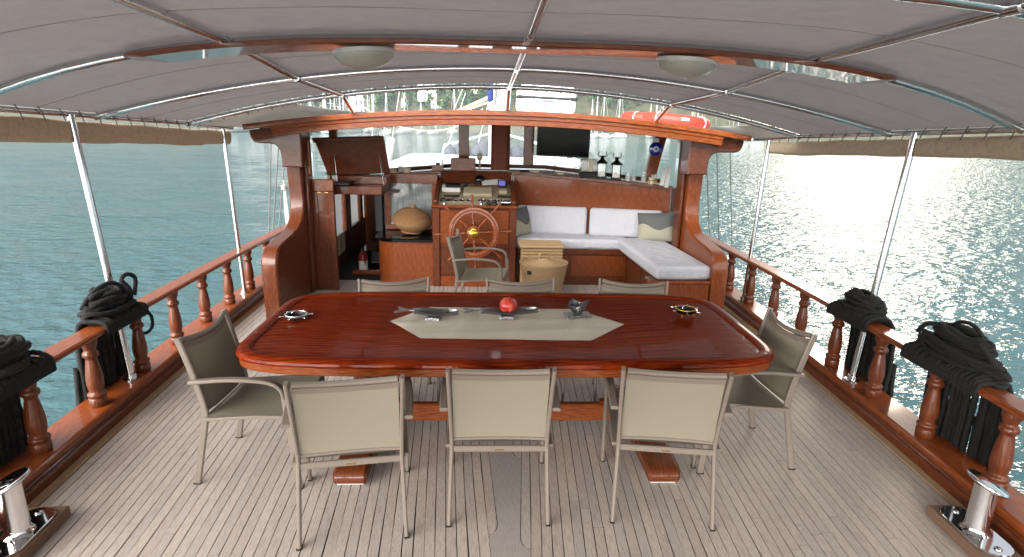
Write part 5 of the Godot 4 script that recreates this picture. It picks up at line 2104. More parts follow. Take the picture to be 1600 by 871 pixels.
func oval(off: float, m := 112) -> Array:
	var p := []
	for k in m:
		var a := -TAU * k / m
		var c := cos(a)
		var s := sin(a)
		var e := 2.0 / 7.0
		var x := signf(c) * pow(absf(c), e) * 1.53
		var z := signf(s) * pow(absf(s), e) * (0.665 + 0.03 * cos(x * 1.0))
		p.append(Vector3(x, 0, z))
	if off == 0.0:
		return p
	var q := []
	for k in m:
		var t: Vector3 = (p[(k + 1) % m] - p[(k - 1 + m) % m]).normalized()
		q.append(p[k] + t.cross(Vector3.UP) * off)
	return q

func make_table() -> void:
	var t := thing("dining_table", "long glossy red brown table with rounded corners and moulded rim", "table", TC + Vector3(0, 0, 0))
	var g := Geo.new()
	var inner := oval(-0.080)
	var pl := PackedVector2Array()
	for p in inner:
		pl.append(Vector2(p.x, p.z))
	g.xf = Transform3D(Basis(Vector3.RIGHT, Vector3(0, 0, 1), Vector3(0, -1, 0)), Vector3(0, TT, 0))
	g.prism(pl, 0.0, 0.03)
	part("tabletop", g, M.table_red, t)
	g = Geo.new()
	var path := oval(0.0)
	for k in path.size():
		path[k].y = TT
	g.sweep(pv([-0.082, -0.030, -0.082, 0.002, -0.078, 0.008, -0.068, 0.0125, -0.050, 0.0135, -0.030, 0.012, -0.014, 0.006, -0.004, -0.004, 0.0, -0.016, -0.004, -0.026, -0.010, -0.030]), path, Vector3.UP, true)
	part("rim", g, M.table_red, t)
	g = Geo.new()
	path = oval(-0.020)
	for k in path.size():
		path[k].y = TT
	g.sweep(pv([-0.03, -0.075, 0.002, -0.075, 0.006, -0.070, 0.006, -0.0305, -0.03, -0.0305]), path, Vector3.UP, true)
	part("apron", g, M.amber_x, t)
	for x in [-0.90, 0.90]:
		g = Geo.new()
		var foot := [Vector2(-0.60, 0.022), Vector2(-0.605, 0.055)]
		foot.append_array(smooth_poly([Vector2(-0.605, 0.055), Vector2(-0.585, 0.085), Vector2(-0.52, 0.10), Vector2(-0.30, 0.112), Vector2(0.30, 0.112), Vector2(0.52, 0.10), Vector2(0.585, 0.085), Vector2(0.605, 0.055)], 3).slice(1))
		foot.append(Vector2(0.60, 0.022))
		g.xf = Transform3D(Basis(Vector3(0, 0, 1), Vector3.UP, Vector3(-1, 0, 0)), Vector3(x, 0, 0))
		g.prism(PackedVector2Array(foot), -0.095, 0.095, 0.014)
		var ft := part("foot", g, M.mahogany_z, t)
		for z in [-0.50, 0.50]:
			g = Geo.new()
			g.box(Vector3(x, 0.0125, z), Vector3(0.15, 0.021, 0.16), 0.003)
			part("foot_pad", g, M.white_plastic, ft)
		g = Geo.new()
		g.box(Vector3(x, 0.408, 0), Vector3(0.09, 0.59, 0.34), 0.012)
		part("pedestal", g, M.mahogany_y, t)
		g = Geo.new()
		g.box(Vector3(x, 0.7275, 0), Vector3(0.14, 0.044, 1.0), 0.008)
		part("bearer", g, M.mahogany_z, t)
	g = Geo.new()
	g.box(Vector3(0, 0.175, 0.02), Vector3(1.70, 0.12, 0.055), 0.010)
	part("stretcher", g, M.amber_x, t)
	for sx in [-1.0, 1.0]:
		g = Geo.new()
		var sc := [Vector2(0.0, 0.0), Vector2(0.22, 0.0), Vector2(0.22, 0.07)]
		sc.append_array(smooth_poly([Vector2(0.22, 0.07), Vector2(0.17, 0.06), Vector2(0.11, 0.028), Vector2(0.05, 0.02), Vector2(0.0, 0.012)], 3).slice(1))
		g.xf = Transform3D(Basis(Vector3(sx, 0, 0), Vector3.UP, Vector3(0, 0, 1)), Vector3(0.62 * sx, 0.2355, 0.0))
		g.prism(PackedVector2Array(sc), -0.02, 0.035, 0.005)
		part("scroll_bracket", g, M.amber_x, t)
	# runner with pointed ends
	g = Geo.new()
	var hw := func(x: float) -> float:
		if x < -0.52:
			return 0.305 * clampf((x + 0.745) / 0.225, 0.0, 1.0)
		if x > 0.48:
			return 0.305 * clampf((0.745 - x) / 0.265, 0.0, 1.0)
		return 0.305
	var fn := func(u: float, v: float) -> Vector3:
		var x: float = lerpf(-0.745, 0.745, u)
		var z: float = -3.575 + (v * 2.0 - 1.0) * hw.call(x) + 0.02 * sin(x * 1.5)
		var fold := 0.0055 * pow(maxf(0.0, sin(x * 17.0 + 0.8 * sin(z * 9.0))), 3.0) + 0.0055 * pow(maxf(0.0, sin(x * 6.1 + z * 11.0)), 2.0) + 0.0030 * maxf(0.0, sin(z * 31.0 + x * 3.0))
		return Vector3(x + 0.01, TT + 0.0022 + fold * (0.2 + 0.8 * minf(1.0, 4.0 * v * (1.0 - v))), z)
	g.grid(fn, 90, 24, true)
	g.grid(func(u, v): return fn.call(u, v) - Vector3(0, 0.0016, 0), 60, 12, false)
	solo("table_runner", g, M.linen, "grey beige linen runner with pointed ends along the table", "runner")
	fish(Vector3(-0.47, TT + 0.007, -3.62), 0.115, 0.30, "pewter fish shaped dish, empty, on the runner", -0.10)
	fish(Vector3(0.00, TT + 0.007, -3.655), 0.115, 0.38, "pewter fish shaped dish holding the red pomegranate", 0.06)
	# pomegranate
	var po := thing("pomegranate", "red pomegranate resting in the middle fish dish", "fruit", Vector3(0.015, TT + 0.0385, -3.655))
	g = Geo.new()
	g.grid(func(u, v):
		var th: float = TAU * u
		var ph: float = PI * v
		var rr: float = 0.058 * (1.0 + 0.03 * cos(5.0 * th) * sin(ph) - 0.05 * cos(ph) * cos(ph))
		return Vector3(cos(th) * sin(ph) * rr, 0.054 - cos(ph) * rr * 0.93, sin(th) * sin(ph) * rr), 30, 20)
	part("skin", g, M.pomegranate_skin, po)
	g = Geo.new()
	for k in 6:
		var a := TAU * k / 6.0
		g.tri_out(Vector3(cos(a - 0.4) * 0.013, 0.102, sin(a - 0.4) * 0.013), Vector3(cos(a + 0.4) * 0.013, 0.102, sin(a + 0.4) * 0.013), Vector3(cos(a) * 0.019, 0.118, sin(a) * 0.019), Vector3(0, 0.09, 0))
	part("crown", g, M.red_paint, po)
	# crumpled leaf cup on a tray
	var cu := thing("leaf_cup", "crumpled pewter leaf cup on a small footed tray", "dish", Vector3(0.475, TT + 0.007, -3.69), 0.1)
	g = Geo.new()
	g.box(Vector3(0.0, 0.018, 0.0), Vector3(0.17, 0.006, 0.10), 0.002)
	for q in [[-0.078, 0.042], [0.078, 0.042], [-0.078, -0.042], [0.078, -0.042]]:
		g.box(Vector3(q[0], 0.007, q[1]), Vector3(0.012, 0.015, 0.012), 0.002)
	part("tray", g, M.pewter, cu)
	var nz := FastNoiseLite.new()
	nz.seed = 4
	nz.frequency = 12.0
	g = Geo.new()
	var cupfn := func(u: float, v: float, off: float) -> Vector3:
		var th: float = TAU * u
		var rr: float = lerpf(0.022, 0.062 + 0.016 * sin(th * 3.0) + 0.01 * sin(th * 5.0 + 1.0), pow(v, 0.75)) - off
		var y: float = 0.021 + v * (0.085 + 0.022 * sin(th * 2.0 + 0.5))
		var w: float = 0.010 * nz.get_noise_3d(cos(th), sin(th), v * 1.3)
		return Vector3(cos(th) * (rr + w), y, sin(th) * (rr + w) * 0.8)
	g.grid(func(u, v): return cupfn.call(u, v, 0.0), 36, 10)
	g.grid(func(u, v): return cupfn.call(u, v, 0.004), 36, 10, true)
	part("cup", g, M.pewter, cu)
	ashtray(Vector3(-1.335, TT, -3.64), false, "pewter ship's wheel ashtray with black bowl on the locker lid side of the table")
	ashtray(Vector3(1.205, TT, -3.725), true, "black ship's wheel ashtray raised on curved wooden legs on the sofa side of the table")

func fish(at: Vector3, wd: float, ln: float, label: String, turn: float) -> void:
	var f := thing("fish_dish", label, "dish", at, turn, "pewter dishes on the runner")
	var fn := func(u: float, v: float, dy: float) -> Vector3:
		var x: float = lerpf(-0.5, 0.5, u)
		var w: float = wd * pow(maxf(0.0, cos(x * PI)), 0.8) * 0.5
		var s: float = v * 2.0 - 1.0
		return Vector3(x * ln + 0.02, 0.030 + 0.020 * s * s + 0.014 * absf(x * 2.0) + dy - 0.012 * (1.0 - s * s), s * w + 0.002 * sin(x * 40.0))
	var g := Geo.new()
	g.grid(func(u, v): return fn.call(u, v, 0.004), 22, 10, true)
	g.grid(func(u, v): return fn.call(u, v, 0.0), 22, 10, false)
	part("bowl", g, M.pewter, f)
	g = Geo.new()
	g.xf = Transform3D(Basis(Vector3.RIGHT, PI / 2), Vector3(-ln * 0.5 + 0.01, 0.055, 0))
	var tail := smooth_poly([Vector2(0.03, -0.010), Vector2(-0.02, -0.012), Vector2(-0.075, -0.052), Vector2(-0.095, -0.05), Vector2(-0.072, 0.0), Vector2(-0.095, 0.05), Vector2(-0.075, 0.052), Vector2(-0.02, 0.012), Vector2(0.03, 0.010)], 3)
	g.prism(PackedVector2Array(tail), -0.004, 0.004, 0.001)
	part("tail", g, M.pewter, f)
	g = Geo.new()
	g.prism(pv([-0.045, 0.0, 0.055, 0.0, 0.045, 0.022, -0.035, 0.022]), 0.012, 0.040, 0.002)
	g.prism(pv([-0.045, 0.0, 0.055, 0.0, 0.045, 0.022, -0.035, 0.022]), -0.040, -0.012, 0.002)
	part("foot", g, M.pewter, f)

func ashtray(at: Vector3, raised: bool, label: String) -> void:
	var a := thing("ashtray", label, "ashtray", at, 0.35)
	var h := 0.030 if raised else 0.0
	var g := Geo.new()
	if raised:
		for k in 3:
			g = Geo.new()
			var an := TAU * k / 3.0 + 0.5
			var dr := Vector3(cos(an), 0, sin(an))
			g.tube(smooth_path([dr * 0.035 + Vector3(0, 0.030, 0), dr * 0.05 + Vector3(0, 0.022, 0), dr * 0.060 + Vector3(0, 0.008, 0)], 4), 0.008, 8)
			part("leg", g, M.amber_y, a)
	g = Geo.new()
	g.lathe([Vector2(0, h), Vector2(0.055, h), Vector2(0.074, h + 0.012), Vector2(0.076, h + 0.026), Vector2(0.062, h + 0.030), Vector2(0.052, h + 0.028)], 30)
	part("wheel_rim", g, M.pewter if not raised else M.black_gloss, a)
	g = Geo.new()
	g.lathe([Vector2(0.053, h + 0.0285), Vector2(0.048, h + 0.012), Vector2(0, h + 0.010)], 26)
	part("bowl", g, M.black_matt, a)
	g = Geo.new()
	var ring := []
	for k in 28:
		ring.append(Vector3(cos(TAU * k / 28) * 0.066, h + 0.030, sin(TAU * k / 28) * 0.066))
	g.tube(ring, 0.004, 6, true)
	part("ring", g, M.chrome if not raised else M.brass, a)
	for k in 6:
		var an := TAU * k / 6.0
		var dr := Vector3(cos(an), 0, sin(an))
		g = Geo.new()
		g.tube([dr * 0.074 + Vector3(0, h + 0.02, 0), dr * 0.088 + Vector3(0, h + 0.02, 0), dr * 0.094 + Vector3(0, h + 0.02, 0), dr * 0.102 + Vector3(0, h + 0.02, 0)], 0.007, 8, false, [0.6, 0.6, 1.0, 0.7])
		part("spoke_knob", g, M.chrome, a)
	g = Geo.new()
	g.tube(smooth_path([Vector3(-0.03, h + 0.012, 0.0), Vector3(-0.02, h + 0.045, 0.0), Vector3(0.02, h + 0.045, 0.0), Vector3(0.03, h + 0.012, 0.0)], 5), 0.0025, 5)
	part("wire", g, M.chrome, a)

# ---------------------------------------------------------------- chairs
func make_chair(label: String) -> Node3D:
	var c := thing("sling_chair", label, "chair", Vector3.ZERO, 0.0, "taupe sling armchairs")
	var pf := rect_profile(0.036, 0.020, 0.006)
	var g: Geo
	var back := func(y: float) -> float:   # z of the back posts at height y
		var q := clampf((y - 0.42) / 0.45, 0.0, 1.0)
		return lerpf(0.30, 0.215, clampf(y / 0.42, 0.0, 1.0)) + 0.10 * pow(q, 1.35)
	for s in [-1.0, 1.0]:
		g = Geo.new()
		var pts := []
		for k in 17:
			var y := 0.005 + 0.865 * k / 16.0
			pts.append(Vector3(s * (0.243 + 0.012 * absf(y - 0.42) / 0.42), y, back.call(y)))
		g.sweep(pf, pts, Vector3.RIGHT)
		part("back_post", g, M.chair_frame, c)
		g = Geo.new()
		g.box(Vector3(s * 0.2555, 0.0035, 0.30), Vector3(0.024, 0.007, 0.04), 0.001)
		g.box(Vector3(s * 0.275, 0.0035, -0.285), Vector3(0.024, 0.007, 0.04), 0.001)
		part("glide", g, M.black_matt, c)
		# front leg runs up into the curved armrest
		g = Geo.new()
		g.sweep(pf, [Vector3(s * 0.275, 0.005, -0.285), Vector3(s * 0.280, 0.30, -0.262), Vector3(s * 0.282, 0.56, -0.242)], Vector3.RIGHT)
		part("front_leg", g, M.chair_frame, c)
		g = Geo.new()
		g.sweep(rect_profile(0.020, 0.042, 0.006), smooth_path([Vector3(s * 0.282, 0.555, -0.2425), Vector3(s * 0.283, 0.61, -0.225), Vector3(s * 0.285, 0.642, -0.175), Vector3(s * 0.287, 0.655, -0.08), Vector3(s * 0.287, 0.655, 0.06), Vector3(s * 0.284, 0.640, 0.20), Vector3(s * 0.280, 0.632, 0.262)], 4), Vector3.RIGHT)
		part("armrest", g, M.chair_frame, c)
		g = Geo.new()
		g.sweep(rect_profile(0.018, 0.030, 0.004), [Vector3(s * 0.262, 0.405, 0.215), Vector3(s * 0.262, 0.43, -0.05), Vector3(s * 0.262, 0.435, -0.255)], Vector3.RIGHT)
		part("seat_rail", g, M.chair_frame, c)
	var xb: MeshInstance3D
	for q in [[0.42, -0.262, 0.52], [0.395, 0.222, 0.48]]:
		g = Geo.new()
		g.box(Vector3(0, q[0], q[1]), Vector3(q[2], 0.034, 0.020), 0.005)
		xb = part("crossbar", g, M.chair_frame, c)
	g = Geo.new()
	g.box(Vector3(0, 0.392, 0.2335), Vector3(0.045, 0.006, 0.003), 0.001)
	part("maker_tag", g, M.brass, xb)
	# back sling: hung between the posts, dipping at the top edge
	var bf := func(u: float, v: float) -> Vector3:
		var x: float = lerpf(-0.236, 0.236, u)
		var dip: float = 0.022 * (1.0 - pow(x / 0.236, 2.0))
		var y: float = lerpf(0.450, 0.862 - dip, v)
		return Vector3(x, y, back.call(y) - 0.030 * (1.0 - pow(x / 0.236, 2.0)) * (0.4 + 0.6 * v))
	g = Geo.new()
	g.grid(func(u, v): return bf.call(u, v * 0.885), 14, 14, false)
	g.grid(func(u, v): return bf.call(u, v * 0.885) + Vector3(0, 0, -0.004), 14, 14, true)
	var bs := part("back_sling", g, M.sling, c)
	g = Geo.new()
	g.grid(func(u, v): return bf.call(u, 0.865 + v * 0.075) + Vector3(0, 0, 0.0015), 14, 3, false)
	g.grid(func(u, v): return bf.call(u, 0.865 + v * 0.075) + Vector3(0, 0, -0.0055), 14, 3, true)
	part("sling_hem", g, M.sling_band, bs)
	g = Geo.new()
	var tp := []
	for k in 15:
		tp.append(bf.call(k / 14.0, 0.985) + Vector3(0, 0, -0.003))
	g.sweep(rect_profile(0.022, 0.030, 0.009), tp, Vector3.UP)
	part("top_rail", g, M.chair_frame, c)
	g = Geo.new()
	tp = []
	for k in 15:
		tp.append(bf.call(k / 14.0, 0.0) + Vector3(0, -0.004, -0.002))
	g.sweep(rect_profile(0.016, 0.018, 0.004), tp, Vector3.UP)
	part("lower_rail", g, M.chair_frame, c)
	g = Geo.new()
	var sf := func(u: float, v: float) -> Vector3:
		var x: float = lerpf(-0.256, 0.256, u)
		var z: float = lerpf(0.195, -0.262, v)
		return Vector3(x, 0.425 + 0.020 * v - 0.016 * (1.0 - pow(x / 0.256, 2.0)) * sin(PI * clampf(v, 0.05, 0.95)), z)
	g.grid(sf, 12, 12, true)
	g.grid(func(u, v): return sf.call(u, v) - Vector3(0, 0.004, 0), 12, 12, false)
	part("seat_sling", g, M.sling, c)
	return c

func make_chairs() -> void:
	var c := make_chair("taupe sling chair in the middle of the row facing the wheelhouse")
	c.position = Vector3(-0.055, 0, -2.94)
	copy(c, Vector3(-0.815, 0, -2.815), deg_to_rad(9.0), "taupe sling chair of the row facing the wheelhouse, on the empty fish dish side")
	copy(c, Vector3(0.835, 0, -2.92), deg_to_rad(-7.8), "taupe sling chair of the row facing the wheelhouse, on the leaf cup side")
	copy(c, Vector3(-1.435, 0, -3.26), deg_to_rad(-93.0), "taupe sling chair at the table end beside the pewter ashtray")
	copy(c, Vector3(1.44, 0, -3.38), deg_to_rad(92.0), "taupe sling chair at the table end beside the black raised ashtray")
	copy(c, Vector3(-0.77, 0, -4.03), deg_to_rad(180.0 + 9.0), "taupe sling chair before the side cabinet with its back to the wheelhouse")
	copy(c, Vector3(0.135, 0, -4.05), deg_to_rad(180.0), "taupe sling chair before the wicker baskets with its back to the wheelhouse")
	copy(c, Vector3(0.96, 0, -4.04), deg_to_rad(180.0 - 8.0), "taupe sling chair before the sofa with its back to the wheelhouse")
	copy(c, Vector3(-0.175, 0, -6.24), deg_to_rad(-98.5), "taupe sling chair turned sideways at the ship's wheel")

# ---------------------------------------------------------------- ropes and mooring bitts
func rope_hank(sd: float, d0: float, d1: float, bottom: float, label: String, seed_: int, big: float) -> Node3D:
	var r := RandomNumberGenerator.new()
	r.seed = seed_
	var dm := (d0 + d1) / 2
	var o := Vector3(sd * (xe(dm) + 0.118), rail_y(dm), -dm)
	var t := thing("rope_hank", label, "rope", o, 0.0, "black mooring ropes hung on the rails")
	var half := (d1 - d0) / 2
	# hanging loops over the rail, outboard and just inboard of it
	var n := int(2.0 * half / 0.020)
	for k in n:
		var z := -half * 0.92 + 2.0 * half * 0.92 * k / maxf(1.0, n - 1)
		var low := bottom + r.randf_range(-0.05, 0.07)
		var outw := sd * r.randf_range(0.105, 0.15)
		var lean := r.randf_range(-0.02, 0.02)
		var up := r.randf_range(0.02, 0.06)
		var pts := [Vector3(sd * -0.095, -0.05, z), Vector3(sd * -0.085, up * 0.5, z), Vector3(0, up, z), Vector3(sd * 0.085, up * 0.4, z), Vector3(outw * 0.95, -0.12, z + lean * 0.3)]
		var y := -0.22
		while y > low:
			pts.append(Vector3(outw + r.randf_range(-0.006, 0.006), y, z + lean * (y / low) + r.randf_range(-0.004, 0.004)))
			y -= 0.13
		pts.append(Vector3(outw, low, z + lean + 0.012))
		pts.append(Vector3(outw + sd * 0.03, low + 0.01, z + lean + 0.03))
		pts.append(Vector3(outw + sd * 0.035, low + 0.15, z + lean * 0.5 + 0.02))
		pts.append(Vector3(outw + sd * 0.03, -0.3, z + 0.01))
		var g := Geo.new()
		g.rope(smooth_path(pts, 6), 0.0155)
		part("hanging_loop", g, M.rope_black, t)
	# turns wound round the bundle on top of the rail
	for k in int(16 * big):
		var pts := []
		var a0 := r.randf() * TAU
		var rx := r.randf_range(0.04, 0.125)
		var rz := half * r.randf_range(0.55, 1.1)
		var y0 := 0.03 + 0.0075 * k
		var shrink := 1.0 - 0.028 * k / big
		var tz := r.randf_range(-0.10, 0.10)
		var tx := r.randf_range(-0.25, 0.25)
		for q in 30:
			var a := a0 + TAU * q / 30.0
			var p := Vector3(cos(a) * rx * shrink, 0, sin(a) * rz * shrink)
			p.y = y0 + 0.014 + p.z * tz + p.x * tx + 0.008 * sin(3.0 * a + k)
			p.x += sd * 0.03
			pts.append(p)
		var g := Geo.new()
		g.rope(smooth_path(pts, 3, true), 0.0175, true)
		part("wound_turn", g, M.rope_black, t)
	return t

func make_ropes() -> void:
	var g: Geo
	var a := rope_hank(-1.0, 3.78, 4.28, -0.62, "black rope hank over the rail with a loose end sticking up beside the pole", 3, 1.25)
	g = Geo.new()
	g.rope(smooth_path([Vector3(0.03, 0.10, -0.12), Vector3(0.02, 0.19, -0.10), Vector3(0.0, 0.24, -0.02), Vector3(-0.03, 0.225, 0.08), Vector3(-0.05, 0.17, 0.17), Vector3(-0.06, 0.12, 0.22)], 7), 0.0155)
	g.rope(smooth_path([Vector3(0.05, 0.06, -0.14), Vector3(0.06, 0.17, -0.12), Vector3(0.05, 0.25, -0.06), Vector3(0.04, 0.27, -0.15), Vector3(0.05, 0.22, -0.22), Vector3(0.04, 0.1, -0.2)], 7), 0.0155)
	g.rope(smooth_path([Vector3(0.08, -0.03, -0.24), Vector3(0.07, -0.10, -0.32), Vector3(0.04, -0.20, -0.36), Vector3(0.0, -0.24, -0.33), Vector3(-0.03, -0.2, -0.26)], 7), 0.0125)
	part("loose_end", g, M.rope_black, a)
	var b := rope_hank(-1.0, 2.70, 3.22, -0.75, "black rope hank over the rail tied with a scrap of blue line", 5, 1.35)
	g = Geo.new()
	g.rope(smooth_path([Vector3(0.02, 0.15, 0.05), Vector3(0.05, 0.20, 0.12), Vector3(0.0, 0.21, 0.18), Vector3(-0.05, 0.18, 0.1)], 7, true), 0.012, true)
	part("blue_tie", g, M.rope_blue, b)
	rope_hank(1.0, 3.93, 4.45, -0.66, "black rope hank over the rail on the sofa side, neatly coiled by the pole", 8, 1.1)
	var c := rope_hank(1.0, 2.86, 3.50, -0.78, "large black rope hank over the rail with a dark hoop above it", 13, 1.45)
	g = Geo.new()
	var hp := []
	for k in 17:
		var an := PI * k / 16.0
		hp.append(Vector3(0.06, 0.10 + sin(an) * 0.17, -0.02 + cos(an) * 0.16))
	g.tube(hp, 0.012, 8)
	part("hoop", g, M.black_matt, c)
	g = Geo.new()
	g.rope(smooth_path([Vector3(-0.02, 0.12, -0.30), Vector3(-0.02, 0.20, -0.22), Vector3(0.0, 0.215, -0.05), Vector3(0.0, 0.18, 0.1), Vector3(-0.03, 0.2, 0.2), Vector3(0.0, 0.12, 0.28)], 8), 0.0155)
	part("loose_end", g, M.rope_black, c)
	# shrouds and a coiled halyard outside the port railing, stays to starboard
	for q in [[-2.9, 0.62, -7.60, -2.75, 4.5, -8.3], [-2.9, 0.62, -7.75, -2.6, 4.5, -8.5], [-2.92, 0.62, -8.05, -2.5, 4.5, -8.6]]:
		g = Geo.new()
		g.tube([Vector3(q[0], -0.1, q[2] + 0.05), Vector3(q[0], q[1], q[2]), Vector3(q[3], q[4], q[5])], 0.008, 6)
		solo("shroud_wire", g, M.rope_grey, "taut grey shroud wire outside the railing by the open locker", "wire", "shrouds on the locker lid side")
	for q in [[2.92, 0.62, -7.5, 2.7, 4.5, -8.3], [2.92, 0.62, -7.85, 2.6, 4.5, -8.5], [2.95, 0.62, -7.15, 2.8, 4.5, -8.1]]:
		g = Geo.new()
		g.tube([Vector3(q[0], -0.1, q[2] + 0.05), Vector3(q[0], q[1], q[2]), Vector3(q[3], q[4], q[5])], 0.006, 6)
		solo("shroud_wire", g, M.rope_grey, "taut grey shroud wire outside the railing by the sofa", "wire", "shrouds on the sofa side")
	var h := thing("halyard_coil", "white coiled halyard hanging on the shrouds above the railing", "rope", Vector3(-2.84, 1.0, -8.12))
	for k in 7:
		g = Geo.new()
		var w := 0.006 + 0.0035 * k
		g.rope(smooth_path([Vector3(0, 0.22, 0), Vector3(w, 0.0, 0.02), Vector3(w * 1.3, -0.22 - 0.02 * k, 0.01), Vector3(0.0, -0.30 - 0.02 * k, 0), Vector3(-w * 0.9, -0.2, -0.02), Vector3(-w * 0.4, 0.05, 0.0)], 6, true), 0.0065, true)
		part("loop", g, M.rope_white, h)
	g = Geo.new()
	for k in 4:
		var ring := []
		for q in 14:
			ring.append(Vector3(cos(TAU * q / 14) * 0.035, 0.10 + 0.016 * k, sin(TAU * q / 14) * 0.035))
		g.rope(ring, 0.008, true)
	part("wrap", g, M.rope_white, h)

func make_bitts() -> void:
	for sd in [-1.0, 1.0]:
		var at := Vector3(2.35, 0, -2.47) if sd > 0 else Vector3(-2.345, 0, -2.52)
		var t := thing("mooring_bitt", "polished steel mooring bitt with slanted cap, on the sofa side of the deck" if sd > 0 else "polished steel mooring bitt with slanted cap, on the locker lid side of the deck", "bitt", at, sd * -0.06, "mooring bitts")
		var g := Geo.new()
		g.box(Vector3(0, 0.032, 0), Vector3(0.20, 0.06, 0.44), 0.006)
		part("block", g, M.dark_teak, t)
		g = Geo.new()
		var pl := []
		for k in 9:
			var a := PI * k / 8.0
			pl.append(Vector2(cos(a) * 0.088, 0.11 + sin(a) * 0.085))
		for k in 9:
			var a := PI + PI * k / 8.0
			pl.append(Vector2(cos(a) * 0.088, -0.11 + sin(a) * 0.085))
		g.xf = Transform3D(Basis(Vector3.RIGHT, Vector3(0, 0, -1), Vector3.UP), Vector3(0, 0.0625, 0))
		g.prism(PackedVector2Array(pl), 0.0, 0.012, 0.003)
		var bpl := part("base_plate", g, M.chrome, t)
		g = Geo.new()
		g.xf = Transform3D(Basis.IDENTITY, Vector3(0, 0.0745, 0.0))
		g.lathe([Vector2(0.068, 0.0), Vector2(0.058, 0.012), Vector2(0.052, 0.03), Vector2(0.050, 0.26)], 28)
		part("post", g, M.chrome, t)
		g = Geo.new()
		g.xf = Transform3D(Basis(Vector3.RIGHT, 0.10) * Basis(Vector3(0, 0, 1), -sd * 0.42), Vector3(0, 0.335, 0))
		g.lathe([Vector2(0, -0.006), Vector2(0.090, -0.006), Vector2(0.098, 0.0), Vector2(0.098, 0.008), Vector2(0.090, 0.014), Vector2(0, 0.016)], 32)
		part("cap", g, M.chrome, t)
		for z in [-0.145, 0.145]:
			g = Geo.new()
			g.xf = Transform3D(Basis.IDENTITY, Vector3(0, 0.0745, z))
			g.lathe([Vector2(0.018, 0.0), Vector2(0.018, 0.004), Vector2(0.012, 0.009), Vector2(0, 0.010)], 16)
			part("bolt", g, M.steel, bpl)

